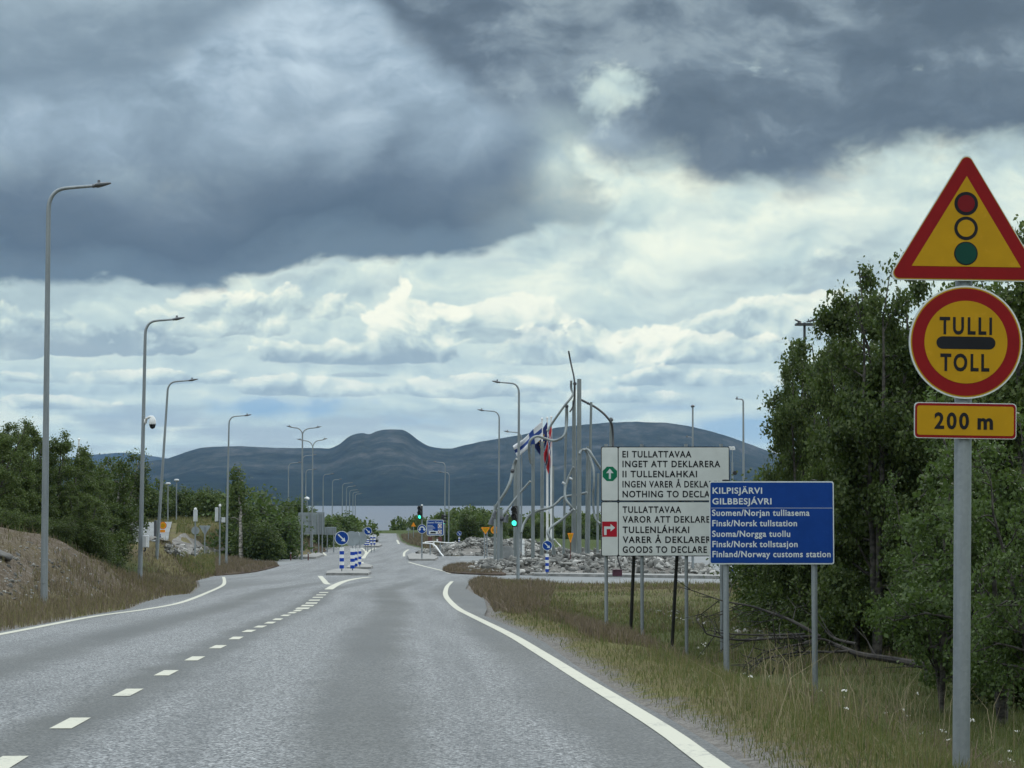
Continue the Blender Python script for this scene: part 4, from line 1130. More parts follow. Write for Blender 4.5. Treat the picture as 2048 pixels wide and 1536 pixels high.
# big sign backs on the left
for (xa, xb, ya, yb, Y, legs, lb) in ((597, 632, 1025, 1069, 216, (602, 622), 'wide grey back of a big road sign behind the two armed lamps'),
                                (633, 649, 1024, 1069, 222, (638, 645), 'tall narrow grey back of a road sign right of the wide one'),
                                (650, 673, 1054, 1070, 226, (655, 668), 'low grey back of a small road sign right of the tall one')):
    f = Fr((xa + xb) / 2, Y, 'T'); t = thing('road_sign', f.loc, lb, 'road sign', 'big road signs seen from behind')
    mb = MB(); mb.box((f.x(xa), -.03, f.z(yb)), (f.x(xb), .03, f.z(ya)))
    nb_ = 4
    for k in range(nb_):
        z = f.z(yb) + (f.z(ya) - f.z(yb)) * (k + .5) / nb_; mb.box((f.x(xa) + .04, -.07, z - .03), (f.x(xb) - .04, -.032, z + .03))
    mb.build('board', 'alu_back', t)
    for lx in legs:
        mb = MB(); mb.tube([(f.x(lx), -.13, -.2), (f.x(lx), -.13, f.z(ya + 2))], .06, 10); mb.build('leg', 'galv', t, True)
f = Fr(614, 210); t = thing('surveillance_camera', at(614, 998, 214.5), 'white topped camera above the wide grey sign back', 'camera')
s = 214.5 / F
mb = MB(); mb.tube([(-4 * s, 0, 1.6 * s), (0, -.1, 2 * s), (4.5 * s, -.15, 0)], [.07, .14, .10], 10, 0, True, 1.3); mb.build('hood', 'white', t, True)
mb = MB(); mb.tube([(0, 0, 0), (1 * s, 0, -14 * s), (3 * s, .1, -27 * s)], .04, 8); mb.build('bracket', 'galv', t, True)

# blue information board across the road
f = Fr(870.5, 205, 'P'); t = thing('information_board', f.loc, 'blue speed limit information board with white pictogram panels, right of the far road', 'road sign')
s = f.s; mb = MB()
z0, z1 = f.z(1071), f.z(1039.5); W = 17 * s
mb.plate(rrect(-W, z0, W, z1, .12), -.04, .02, 1, 2, 2)
mb.face(rrect(-W + .05, z0 + .05, W - .05, z1 - .05, .09), -.0425, 0)
mb.text('Suomi Finland', -W + 1.8 * s, f.z(1046.5), 3.6 * s, -.045, 1, width=29 * s, bold=.02)
for k in range(5):
    mb.box((-W + 2.5 * s, -.046, f.z(1051.2 + 2.6 * k)), (-W + (12 + 5 * ((k * 37) % 3) / 2) * s, -.043, f.z(1050.4 + 2.6 * k)), 1)
for (xa, xb, ya, yb) in ((5.5, 13, 1047.5, 1056.5), (5.5, 13, 1059.5, 1068.5), (-13, 5, 1062, 1068.5)):
    mb.face([(xa * s, f.z(yb)), (xb * s, f.z(yb)), (xb * s, f.z(ya)), (xa * s, f.z(ya))], -.046, 1)
mb.ring(circle(9.2 * s, f.z(1052), 3.3 * s, 20), circle(9.2 * s, f.z(1052), 2.2 * s, 20), -.049, 3); mb.ring(circle(9.2 * s, f.z(1064), 3.3 * s, 20), circle(9.2 * s, f.z(1064), 2.2 * s, 20), -.049, 3)
mb.face([(-10 * s, f.z(1067)), (1.5 * s, f.z(1067)), (1.5 * s, f.z(1064.5)), (-1 * s, f.z(1063.5)), (-8 * s, f.z(1063.5)), (-10 * s, f.z(1065))], -.049, 4)
mb.build('board', ['blue', 'letter_white', 'alu_back', 'red', 'sign_black'], t)
for lx in (-10, 10):
    mb = MB(); mb.tube([(lx * s, .1, -.2), (lx * s, .1, z1 - .1)], .06, 10); mb.build('leg', 'galv', t, True)
    mb = MB(); mb.box((lx * s - 4.2 * s, .0, f.z(1085)), (lx * s + 3.8 * s, .08, f.z(1073.5))); mb.build('lower_panel', 'bronze', t, False, .02)

# orange signs beyond the rocks
f = Fr(977, 196, 'P'); t = thing('yield_sign', f.loc, 'orange yield triangle left of the sculpture, above the rocks', 'road sign', 'orange yield signs')
def yield_panel(mb, cx, z0, z1, hw, y):
    o = rpoly([(cx, z0), (cx + hw, z1), (cx - hw, z1)], hw * .12); mb.plate(o, y - .01, y + .01, 1, 2, 2)
    zc = z1 - (z1 - z0) * .36; mb.face([(cx + (x - cx) * .66, zc + (z - zc) * .66) for x, z in o], y - .0125, 0)
for lx in (969, 974):
    mb = MB(); mb.tube([(f.x(lx), .06, -.2), (f.x(lx), .06, f.z(1057))], .05, 8); mb.build('post', 'galv', t, True)
mb = MB(); yield_panel(mb, f.x(971), f.z(1069), f.z(1054.5), 9.5 * f.s, 0); mb.build('panel', ['yellow', 'orange', 'alu_back'], t)
f = Fr(989, 192, 'P'); t = thing('no_entry_sign', f.loc, 'round orange sign with a dark bar, beside the yield triangle', 'road sign')
mb = MB(); mb.tube([(0, .05, -.2), (0, .05, f.z(1058))], .05, 8); mb.build('post', 'galv', t, True)
mb = MB(); add_disc(mb, 0, f.z(1060), 7.6 * f.s, 0, 1, 0, 2); mb.face(circle(0, f.z(1060), 5.4 * f.s), -.0165, 3); mb.box((-4 * f.s, -.02, f.z(1061)), (4 * f.s, -.017, f.z(1059)), 4)
mb.build('disc', ['orange', 'orange', 'alu_back', 'yellow', 'red'], t)
f = Fr(1141, 141, 'P'); t = thing('yield_sign', f.loc, 'orange edged yellow yield triangle in front of the thick sculpture columns', 'road sign', 'orange yield signs')
mb = MB(); mb.tube([(0, .06, -.2), (0, .06, f.z(1068))], .03, 8); mb.build('post', 'bronze', t, True)
mb = MB(); yield_panel(mb, 0, f.z(1087), f.z(1066), 6.2 * f.s, 0); mb.build('panel', ['yellow', 'orange', 'alu_back'], t)
f = Fr(827, 300); t = thing('warning_sign', f.loc, 'small distant orange sign among the trees left of the green light', 'road sign')
mb = MB(); mb.tube([(0, .05, -.2), (0, .05, f.z(1048))], .05, 8); mb.build('post', 'galv', t, True)
mb = MB(); mb.plate(rpoly([(-5 * f.s, f.z(1053)), (5 * f.s, f.z(1053)), (0, f.z(1044))], .05), -.01, .01, 0); mb.build('panel', ['orange'], t)
f = Fr(817, 290); t = thing('road_sign', f.loc, 'small grey triangular sign back beside the distant orange sign', 'road sign')
mb = MB(); mb.tube([(0, .05, -.2), (0, .05, f.z(1056))], .05, 8); mb.build('post', 'galv', t, True)
mb = MB(); mb.plate(rpoly([(-4.5 * f.s, f.z(1061)), (4.5 * f.s, f.z(1061)), (0, f.z(1054))], .05), -.01, .01, 0); mb.build('panel', ['alu_back'], t)
f = Fr(748, 300, 'P'); t = thing('road_sign', f.loc, 'small pale sign back beside the far road, right of the second island', 'road sign')
mb = MB(); mb.tube([(0, .05, -.2), (0, .05, f.z(1062))], .05, 8); mb.build('post', 'galv', t, True)
mb = MB(); mb.box((-5 * f.s, -.02, f.z(1067)), (5 * f.s, .02, f.z(1059))); mb.build('panel', 'alu_back', t, False, .01)

# ---- white customs sign
f = Fr(1330, 48.0); t = thing('customs_sign', f.loc, 'large white two part customs sign with green and red arrow squares', 'road sign')
s = f.s; X = f.x; Z = f.z
def wboard(name, ya, yb, rows):
    mb = MB()
    o = rrect(X(1202), Z(yb), X(1459), Z(ya), .04); mb.plate(o, -.03, .01, 1, 2, 2)
    for xa, xb in ((1203.6, 1235.6), (1237.4, 1457.4)):
        mb.face(rrect(X(xa), Z(yb - 1.6), X(xb), Z(ya + 1.6), .03), -.0325, 0)
    for txt, yb_, w in rows:
        w_ = mb.text(txt, X(1245), Z(yb_), 13.2 * s, -.035, 1, width=(w * s if w else None), bold=.026, sx=.80, sp=1.16)
    return mb
mb = wboard('b', 893.3, 1002.3, [('EI TULLATTAVAA', 914.7, 138), ('INGET ATT DEKLARERA', 934.2, 195.5), ('II TULLENLAHKAI', 954.3, 149), ('INGEN VARER Å DEKLARERE', 974.6, 207), ('NOTHING TO DECLARE', 994.4, 194)])
oc = [(X(1219.8) + 15.6 * s * math.cos(R(22.5 + 45 * k)), Z(947.8) + 15.6 * s * math.sin(R(22.5 + 45 * k))) for k in range(8)]
mb.face(oc, -.0345, 3)
cx, cz = X(1219.8), Z(947.8)
mb.face([(cx - 2 * s, cz - 10 * s), (cx + 2 * s, cz - 10 * s), (cx + 2 * s, cz + 3 * s), (cx - 2 * s, cz + 3 * s)], -.0365, 4); mb.face([(cx - 7.5 * s, cz + 1.5 * s), (cx + 7.5 * s, cz + 1.5 * s), (cx, cz + 10.5 * s)], -.0368, 4)
WM = ['white_film', 'sign_black', 'alu_back', 'green', 'letter_white', 'sign_red2']
mb.build('upper_board', WM, t)
mb = wboard('b', 1003.0, 1112.6, [('TULLATTAVAA', 1025.4, 117), ('VAROR ATT DEKLARERA', 1044.9, 197), ('TULLENLÁHKAI', 1065.7, 133), ('VARER Å DEKLARERE', 1085.5, 186), ('GOODS TO DECLARE', 1105.3, 168)])
mb.face([(X(1204.2), Z(1073.5)), (X(1233.8), Z(1073.5)), (X(1233.8), Z(1043)), (X(1204.2), Z(1043))], -.0345, 5)
cx, cz = X(1208), Z(1070)
mb.face([(cx, cz), (cx + 5 * s, cz), (cx + 5 * s, cz + 12 * s), (cx, cz + 17 * s)], -.0365, 4); mb.face([(cx, cz + 17 * s), (cx + 5 * s, cz + 12 * s), (cx + 13 * s, cz + 12 * s), (cx + 13 * s, cz + 17 * s)], -.0366, 4)
mb.face([(cx + 13 * s, cz + 7 * s), (cx + 22 * s, cz + 14.5 * s), (cx + 13 * s, cz + 22 * s)], -.0368, 4)
mb.build('lower_board', WM, t)
for px in (1212.5, 1284, 1372.5, 1443):
    x = X(px); zg = T(f.loc.x + x, 48.06) - f.loc.z
    mb = MB(); mb.tube([(x, .055, zg - .2), (x, .055, Z(888))], 3.6 * s, 12); mb.build('post', 'galv', t, True)
for xa, xb, in ((1273, 1264), (1360.5, 1349)):
    dy = 1.1; zg = T(f.loc.x + X(xb) * 1.02, 48 + dy) - f.loc.z
    mb = MB(); mb.tube([(X(xa), .11, Z(1000)), (X(xb), dy, zg - .1)], 3.5 * s, 8); mb.build('brace', 'wood_dark', t, True)

# ---- blue town sign
f = Fr(1543, 30.0); t = thing('town_sign', f.loc, 'blue town sign with white lettering on two grey posts, before the birches', 'road sign')
s = f.s; X = f.x; Z = f.z
mb = MB(); mb.plate(rrect(X(1418.5), Z(1128.5), X(1667), Z(962.5), .03), -.02, .01, 1, 2, 2)
mb.face(rrect(X(1420.6), Z(1126), X(1664.8), Z(965), .022), -.0225, 0)
mb.face([(X(1422), Z(1016.4)), (X(1664), Z(1016.4)), (X(1664), Z(1015.7)), (X(1422), Z(1015.7))], -.0235, 3)
for txt, yb, w, cap, xs in (('KILPISJÄRVI', 987, 99, 12.3, 1425), ('GILBBESJÁVRI', 1008.4, 118, 12.3, 1424.5), ('Suomen/Norjan tulliasema', 1031.4, 194.5, 12.6, 1423.8), ('Finsk/Norsk tullstation', 1052.2, 169, 12.4, 1424.2), ('Suoma/Norgga tuollu', 1073.3, 155.7, 12.4, 1423.8), ('Finsk/Norsk tollstasjon', 1093.9, 170, 12.4, 1424.2), ('Finland/Norway customs station', 1113.9, 235.7, 12.4, 1424.2)):
    mb.text(txt, X(xs), Z(yb), cap * s, -.0245, 1, width=w * s, bold=.022)
mb.build('board', ['blue', 'letter_white', 'alu_back', 'stripe_line'] if False else ['blue', 'letter_white', 'alu_back', 'letter_white'], t)
for px in (1452, 1628.5):
    x = X(px); zg = T(f.loc.x + x, 30.05) - f.loc.z
    mb = MB(); mb.tube([(x, .052, zg - .2), (x, .052, Z(960.5))], 5.9 * s, 14); mb.build('post', 'galv', t, True)
    mb = MB(); mb.lathe([(0, .012), (6.6 * s, .008), (6.6 * s, -.02)], 14, (x, .052, Z(960.5))); mb.build('cap', 'black', t, True)
    for yy in (990, 1100):
        mb = MB(); mb.box((x - 8 * s, .0115, Z(yy) - .02), (x + 8 * s, .018, Z(yy) + .02)); mb.build('clamp', 'galv', t)

# ---- near right sign post
Yn = 13.4; f = Fr(1920, Yn); t = thing('warning_sign_post', f.loc, 'nearest sign post with red edged yellow triangle, TULLI TOLL disc and distance plate', 'road sign')
t.rotation_euler = (0, R(0.88), 0)
s = f.s; PB = 1552.0
zb = at(1920, PB, Yn).z - f.loc.z
def Zn(py): return zb + (PB - py) * s * 1.001
mb = MB(); mb.tube([(0, .05, -.4), (0, .05, Zn(340))], 17.2 * s, 20); mb.build('post', 'galv', t, True)
def triangle(apex, base, hw, y, mi, mb, r, y1=None, side=None):
    p = rpoly([(-hw, Zn(base)), (hw, Zn(base)), (0, Zn(apex))], r * s)
    if y1 is None: mb.face(p, y, mi)
    else: mb.plate(p, y, y1, mi, side, side)
mb = MB()
triangle(303, 567, 158.5 * s, -.02, 1, mb, 12, -.004, 2)
triangle(306, 565, 155.6 * s, -.0215, 3, mb, 12)
triangle(308, 563, 153 * s, -.023, 0, mb, 11)
triangle(356, 538.5, 109.5 * s, -.0245, 3, mb, .6)
for py, c in ((411.7, 4), (461.5, 3), (512, 5)):
    mb.face(circle(-.003, Zn(py), 23.7 * s, 48), -.026, 6); mb.face(circle(-.003, Zn(py), (17.2 if c != 5 else 21.5) * s, 48), -.0275, c)
mb.build('triangle_panel', ['red', 'white_film', 'alu_back', 'yellow', 'dkred', 'dkgreen', 'sign_black'], t)
mb = MB(); zc = Zn(690)
mb.plate(circle(0, zc, 113.5 * s, 72), -.02, -.004, 1, 2, 2); mb.face(circle(0, zc, 110.2 * s, 72), -.0215, 3); mb.face(circle(0, zc, 107.6 * s, 72), -.023, 0); mb.face(circle(0, zc, 83 * s, 72), -.0245, 3)
mb.text('TULLI', -53 * s, Zn(673.5), 35 * s, -.026, 4, width=105 * s, bold=.030, sp=1.30); mb.text('TOLL', -51 * s, Zn(747), 35 * s, -.026, 4, width=98 * s, bold=.030, sp=1.25)
mb.face(rrect(-59 * s, Zn(704), 59 * s, Zn(679), 12.4 * s, 8), -.026, 4)
mb.build('disc', ['red', 'white_film', 'alu_back', 'yellow', 'sign_black'], t)
mb = MB(); mb.plate(rrect(-102 * s, Zn(883), 102 * s, Zn(811.5), 8 * s), -.02, -.004, 1, 2, 2)
mb.face(rrect(-100.5 * s, Zn(881.5), 100.5 * s, Zn(813), 7.5 * s), -.0215, 0); mb.face(rrect(-96.5 * s, Zn(876.5), 96.5 * s, Zn(818), 5 * s), -.023, 3)
mb.text('200', -62 * s, Zn(863), 33 * s, -.025, 4, width=69 * s, bold=.03, sp=1.25); mb.text('m', 24 * s, Zn(863), 33 * s, -.025, 4, width=31 * s, bold=.034)
mb.build('distance_plate', ['red', 'white_film', 'alu_back', 'yellow', 'sign_black'], t)
for py in (560, 600, 770, 830, 866):
    mb = MB(); mb.tube([(0, .05, Zn(py) - .015), (0, .05, Zn(py) + .015)], 18.6 * s, 20); mb.box((-22 * s, -.003, Zn(py) - .012), (22 * s, .012, Zn(py) + .012)); mb.build('clamp', 'galv', t)

# ---- pipe sculpture
f = Fr(1152, 152, 'P'); t = thing('pipe_sculpture', f.loc, 'tall steel sculpture of upright columns linked by bent silver pipes, standing on rocks', 'sculpture')
def col_(xa, ya, xb, yb, w, dy=0.0, m='pole_conc'):
    a = f.l(xa, ya, dy); b = f.l(xb, yb, dy); b.z = min(b.z, -.1)
    mb = MB(); mb.tube([b, a], [w * f.s / 2, w * f.s / 2 * .9], 12); mb.build('column', m, t, True)
for c in ((1158.5, 758, 1158, 1140, 9.5, 0), (1148.5, 800, 1147, 1140, 8, .7), (1150.5, 762, 1152, 1140, 5, 1.5), (1183.5, 803, 1177, 1138, 5.6, 1), (1224.5, 833, 1222, 1140, 6, 2), (1134, 808, 1128, 1130, 5.2, 2), (1066.5, 888, 1066, 1137, 7.5, 1), (1086, 880, 1085.5, 1127, 7.5, 4), (1110, 929, 1109.5, 1117, 4.4, 7), (1195, 947, 1193.5, 1142, 5.2, -1), (1179, 890, 1176, 1139, 6, 4)): col_(*c)
for px, ya, yb, w, dy in ((999.5, 1018, 1137, 12.5, 0), (1031, 918, 1131, 8.5, 3), (988, 1010, 1114, 6, 9)): col_(px, ya, px, yb, w, dy)
tubes = [([(1137, 703), (1140, 718), (1143, 733), (1147.4, 755), (1148.8, 772), (1149, 785), (1146, 812), (1139.5, 824)], 3.4, -.4, 'mast'),
         ([(1142.5, 761), (1142.5, 776), (1146, 787), (1141, 797), (1128, 813), (1111.6, 836), (1100, 853), (1094, 862)], 4.6, 0, 'steel_sculpt'),
         ([(1160, 796), (1176.7, 804), (1193, 813), (1209, 826), (1220.6, 839.5), (1226, 850), (1228, 870), (1228, 892)], 4.6, 1.4, 'mast'),
         ([(1134, 810), (1134.5, 830), (1133.7, 849), (1129.5, 868), (1121, 877), (1108, 881), (1092, 877), (1076, 872), (1064, 877), (1058.5, 888), (1059, 911), (1062.8, 927)], 5.2, .5, 'steel_sculpt'),
         ([(1034, 918), (1029, 928), (1025, 942), (1021, 962), (1011, 984), (998, 1004), (990, 1018), (985, 1038), (980, 1047)], 6.5, -.3, 'steel_sculpt'),
         ([(1061, 962), (1040, 986), (1020, 1012), (1001, 1036)], 4.4, .4, 'steel_sculpt'),
         ([(1176, 985), (1155, 990), (1128, 994), (1115, 1005), (1102, 1015), (1076, 1022), (1060, 1031), (1048, 1048), (1043, 1066)], 5.0, 1.5, 'steel_sculpt'),
         ([(1147, 1018), (1128, 1035), (1103, 1053), (1095, 1064), (1101, 1080), (1108, 1100), (1107, 1123), (1101, 1143)], 5.2, -1.2, 'steel_sculpt'),
         ([(1147, 934), (1137, 955), (1130, 978), (1131, 998), (1139, 1010), (1147, 1020)], 5.2, -.6, 'steel_sculpt'),
         ([(1158, 909), (1162, 902), (1169, 899), (1177, 902), (1187, 918), (1199.5, 937), (1206, 946)], 5.2, -.8, 'steel_sculpt'),
         ([(1168, 899), (1174, 908), (1181, 921), (1186, 940), (1186.5, 970), (1185, 990), (1186.5, 1020), (1191, 1038), (1199, 1047)], 4.6, -1.0, 'steel_sculpt'),
         ([(1110, 1080), (1117, 1088), (1124, 1095)], 2.6, 3, 'white')]
for pts, w, dy, m in tubes:
    mb = MB(); mb.tube(spline([f.l(x, y, dy + .25 * math.sin(i * 1.3)) for i, (x, y) in enumerate(pts)], 5), w * f.s / 2, 10); mb.build('bent_pipe', m, t, True)
for (x, y, r, dy) in ((1141.5, 1019, 3.4, -.7), (1150, 767, 4, .3), (1134, 812, 3.6, .3), (1225, 838, 4, 1.6), (1177, 805, 3, 1.2), (1003, 1037, 6, -.4), (1025, 942, 4.6, -.3)):
    mb = MB(); c = f.l(x, y, dy); rr = r * f.s
    mb.lathe([(0, rr), (rr * .7, rr * .7), (rr, 0), (rr * .7, -rr * .7), (0, -rr)], 12, tuple(c)); mb.build('joint', 'mast', t, True)
for (x, y, dy) in ((983, 1042, -.9), (988, 1030, -.7), (1012, 1037, -.5)):
    mb = MB(); c = f.l(x, y, dy)
    mb.tube([c + Vector((-.05, 0, -.25)), c + Vector((0, 0, 0)), c + Vector((.12, -.1, .28))], [.19, .15, .08], 12); mb.build('spotlight', 'lamp_dark', t, True)
for (x, y) in ((1127, 967), (1141, 958)):
    mb = MB(); c = f.l(x, y, -.8); mb.tube([c + Vector((-.10, 0, .06)), c + Vector((.10, -.05, -.04))], [.09, .06], 10); mb.build('spotlight', 'box_grey', t, True)

# ---- flags
def flag_mat(name, kind):
    m, g, b, o = new_mat(name)
    uv = NV(g, g.node('ShaderNodeUVMap', uv_map='cloth').outputs[0]); u, v, _ = g.sep(uv)
    def band(x, a, c): return g.math('GREATER_THAN', x, a) * g.math('LESS_THAN', x, c)
    if kind == 'nordic_blue':
        cr = g.math('MAXIMUM', band(u, 5 / 18, 8 / 18), band(v, 4 / 11, 7 / 11)); col = g.mix(cr, (0.62, 0.64, 0.66), (0.01, 0.045, 0.22))
    elif kind == 'nordic_red':
        wcr = g.math('MAXIMUM', band(u, 6 / 22, 10 / 22), band(v, 6 / 16, 10 / 16)); bcr = g.math('MAXIMUM', band(u, 7 / 22, 9 / 22), band(v, 7 / 16, 9 / 16))
        col = g.mix(bcr, g.mix(wcr, (0.42, 0.014, 0.022), (0.62, 0.64, 0.66)), (0.008, 0.02, 0.10))
    else:
        dx = u * 1.5 - .75; dz = v - .5; rr = g.math('SQRT', dx * dx + dz * dz); an = g.math('FRACT', g.math('ARCTAN2', dx, dz) * (12 / 6.2832))
        st = band(rr, .28, .38) * band(an, .3, .7); col = g.mix(st, (0.012, 0.025, 0.13), (0.75, 0.5, 0.02))
    g.put(b.inputs['Base Color'], col); b.inputs['Roughness'].default_value = .7
    return m
M['flag_a'] = flag_mat('blue_cross_flag_cloth', 'nordic_blue'); M['flag_b'] = flag_mat('blue_star_flag_cloth', 'stars'); M['flag_c'] = flag_mat('red_cross_flag_cloth', 'nordic_red')
def flag(px, top, Y, ht, hb, ft, fb, m, lab_pole, lab_flag, wpole=5.5):
    f = Fr(px, Y, 'P')
    t = thing('flagpole', f.loc, lab_pole, 'flagpole', 'white flagpoles by the sculpture')
    mb = MB(); mb.tube([(0, 0, -.2), f.l(px, top)], [wpole * f.s / 2, wpole * f.s / 3.4], 12); mb.build('pole', 'white', t, True)
    mb = MB(); mb.lathe([(0, .14), (.09, .08), (.09, 0), (0, -.05)], 10, tuple(f.l(px, top))); mb.build('finial', 'white', t, True)
    bl = at(ht[0], ht[1], Y - .12); n, k = 26, 14; vs = []; uvs = []
    for i in range(n + 1):
        for j in range(k + 1):
            u, v = i / n, j / k
            a = Vector(hb).lerp(Vector(ht), v); c = Vector(fb).lerp(Vector(ft), v); p = a.lerp(c, u)
            sag = math.sin(u * math.pi) * 2.2
            q = at(p.x + .5 * math.sin(u * 9 + v * 2), p.y + sag + .8 * math.sin(u * 8 + v * 3), Y - .12) - bl
            q.y = .30 * math.sin(u * 8.5 + v * 2.4) * (0.15 + u) + .12 * math.sin(v * 9 + u * 4) * u
            vs.append(tuple(q)); uvs.append((u, v))
    fs = [(i * (k + 1) + j, (i + 1) * (k + 1) + j, (i + 1) * (k + 1) + j + 1, i * (k + 1) + j + 1) for i in range(n) for j in range(k)]
    me = bpy.data.meshes.new('flag'); me.from_pydata(vs, [], fs); me.materials.append(M[m])
    uvl = me.uv_layers.new(name='cloth')
    for lp in me.loops: uvl.data[lp.index].uv = uvs[lp.vertex_index]
    for p in me.polygons: p.use_smooth = True
    o = bpy.data.objects.new('flag', me); COL.objects.link(o); o.location = bl
    o.modifiers.new('cloth', 'SOLIDIFY').thickness = .004
    tag(o, lab_flag, 'flag')
flag(1084, 839, 166, (1083, 843), (1084, 876), (1026, 893), (1034, 913), 'flag_a', 'leftmost white flagpole, flying the white flag with blue cross', 'white flag with a blue cross blowing left')
flag(1094.5, 837, 167, (1094, 843), (1094, 880), (1066, 890), (1081, 911), 'flag_b', 'middle white flagpole, flying the dark blue flag', 'dark blue flag hanging between the other two flags')
flag(1102.5, 835, 166.5, (1102.5, 848), (1104, 886), (1086, 914), (1097, 948), 'flag_c', 'rightmost white flagpole, flying the red flag', 'red flag with a white edged blue cross hanging down')

# ---- odds and ends around the rocks
f = Fr(1046.5, 160, 'P'); t = thing('bollard', f.loc, 'pale round topped bollard between the sculpture columns', 'bollard')
mb = MB(); mb.lathe([(2.4 * f.s, -.2), (2.4 * f.s, f.z(1082)), (2.0 * f.s, f.z(1080)), (0, f.z(1079.4))], 16); mb.build('shaft', 'white', t, True); mb = MB(); mb.lathe([(2.5 * f.s, f.z(1090)), (2.5 * f.s, f.z(1087))], 16); mb.build('band', 'box_grey', t, True)
f = Fr(1015, 158, 'P'); t = thing('stone_slab', f.loc, 'upright grey stone slab with curved top behind the lamp with the signal', 'stone')
mb = MB(); mb.plate([(f.x(1003), -.2), (f.x(1027), -.2), (f.x(1026), f.z(1097)), (f.x(1022), f.z(1093.5)), (f.x(1014), f.z(1092)), (f.x(1004), f.z(1092.5))], 0, .5, 0); mb.build('slab', 'rock_slab', t, False, .05)
f = Fr(1234, 119, 'P', .12); t = thing('planter_box', f.loc, 'dark burgundy box on the kerb under the white customs sign', 'box')
s = f.s; mb = MB(); mb.box((-9.5 * s, -.25, 0), (9.5 * s, .25, f.z(1141))); mb.box((-10 * s, -.28, f.z(1141)), (10 * s, .28, f.z(1139))); mb.build('box', 'burgundy', t, False, .015)
mb = MB(); mb.tube([(8.5 * s, 0, f.z(1141)), (2 * s, 0, f.z(1120)), (1 * s, 0, f.z(1112))], 1.4 * s, 8); mb.build('rod', 'black', t, True)
mb = MB(); mb.tube([(-3 * s, .1, f.z(1141)), (-1.2 * s, .1, f.z(1124)), (-2 * s, .1, f.z(1110))], [1.6 * s, 2.6 * s, 1.2 * s], 8); mb.build('stake', 'timber_white', t, True)
f = Fr(1505, 84); t = thing('trestle', f.loc, 'weathered white timber trestle leaning at the edge of the right birches', 'trestle')
def beam(a, b, w, name='leg', m='timber_white'):
    mb = MB(); mb.tube([a, b], w, 6); return mb.build(name, m, t)
L = f.l
beam(L(1508, 1118), Vector((f.x(1491), -.5, -.15)), .055); beam(L(1506, 1118, .1), Vector((f.x(1537), .4, -.1)), .04); beam(L(1506, 1126, .5), Vector((f.x(1509), .8, -.1)), .05, 'leg', 'dead_wood'); beam(L(1500, 1145), L(1521, 1143, .2), .035, 'crosspiece')
f = Fr(1466, 150); t = thing('ribbed_mast', f.loc, 'thin post with curved white ribs at the right end of the white customs sign', 'mast')
mb = MB(); mb.tube([(0, 0, -.2), f.l(1464.5, 925)], [.09, .06], 8); mb.build('pole', 'galv', t, True)
for k in range(4):
    mb = MB(); x = 1460 + k * 2.9; mb.tube(spline([f.l(x - 2, 893), f.l(x, 895.5), f.l(x + .8, 900)], 4), .035, 6); mb.build('rib', 'white', t, True)
mb = MB(); mb.tube([f.l(1460, 896, .05), f.l(1470, 899, .05)], .03, 6); mb.build('rail', 'galv', t, True); mb = MB(); mb.tube([f.l(1464.5, 927), f.l(1465, 898, .05)], .035, 6); mb.build('stem', 'galv', t, True)
mb = MB(); mb.plate(circle(f.x(1470), f.z(946), 4.2 * f.s, 20), -.15, .1, 0); mb.build('round_speaker', 'black', t)

# white pipe railing at the rocks
rail_pts = [(846, 1087), (865, 1087.5), (877, 1089)]
f = Fr(866, 198, 'P'); t = thing('pipe_railing', f.loc, 'white pipe railing sloping down beside the far rocks', 'railing')
mb = MB(); mb.tube(spline([f.l(843, 1087, 2), f.l(862, 1088, 1), f.l(872, 1093, 0), f.l(882, 1104, -2), f.l(890, 1110.5, -4)], 5), .055, 8); mb.build('lower_rail', 'white', t, True)
mb = MB(); mb.tube(spline([f.l(848, 1085, 2), f.l(866, 1084, 2), f.l(885, 1087, 4), f.l(905, 1088.5, 6)], 5), .045, 8); mb.build('upper_rail', 'white', t, True)
for px, ya, yb, dy in ((866, 1083, 1093, 1.5), (873, 1079, 1085, 2)):
    mb = MB(); mb.tube([f.l(px, ya, dy), f.l(px, yb, dy)], .07, 8); mb.build('stanchion', 'white', t, True)
f = Fr(960, 236, 'T'); t = thing('guard_rail', f.loc, 'grey guard rail running behind the left part of the rock heap', 'guard rail')
mb = MB(); zt = f.z(1090)
mb.box((f.x(880), -.04, zt - .3), (f.x(1030), 0, zt)); mb.build('rail', 'alu_back', t, False, .03)
for px in range(884, 1030, 16):
    mb = MB(); x = f.x(px); zg = T(f.loc.x + x, 236.1) - f.loc.z; mb.box((x - .05, .002, zg - .3), (x + .05, .1, zt - .05)); mb.build('post', 'galv', t)
# fence of marker bars on the left island
for px in (582, 617):
    f = Fr(px, 186, 'P', .14); t = thing('marker_stake', f.loc, 'short dark stake standing ' + ('left' if px == 582 else 'right') + ' of the nearer two armed lamp on its island', 'stake')
    mb = MB(); mb.tube([(0, 0, -.1), (0, 0, f.z(1104))], .05, 8); mb.build('stake', 'bronze', t, True); mb = MB(); mb.lathe([(.07, f.z(1107)), (.07, f.z(1105))], 8); mb.build('band', 'box_grey', t)

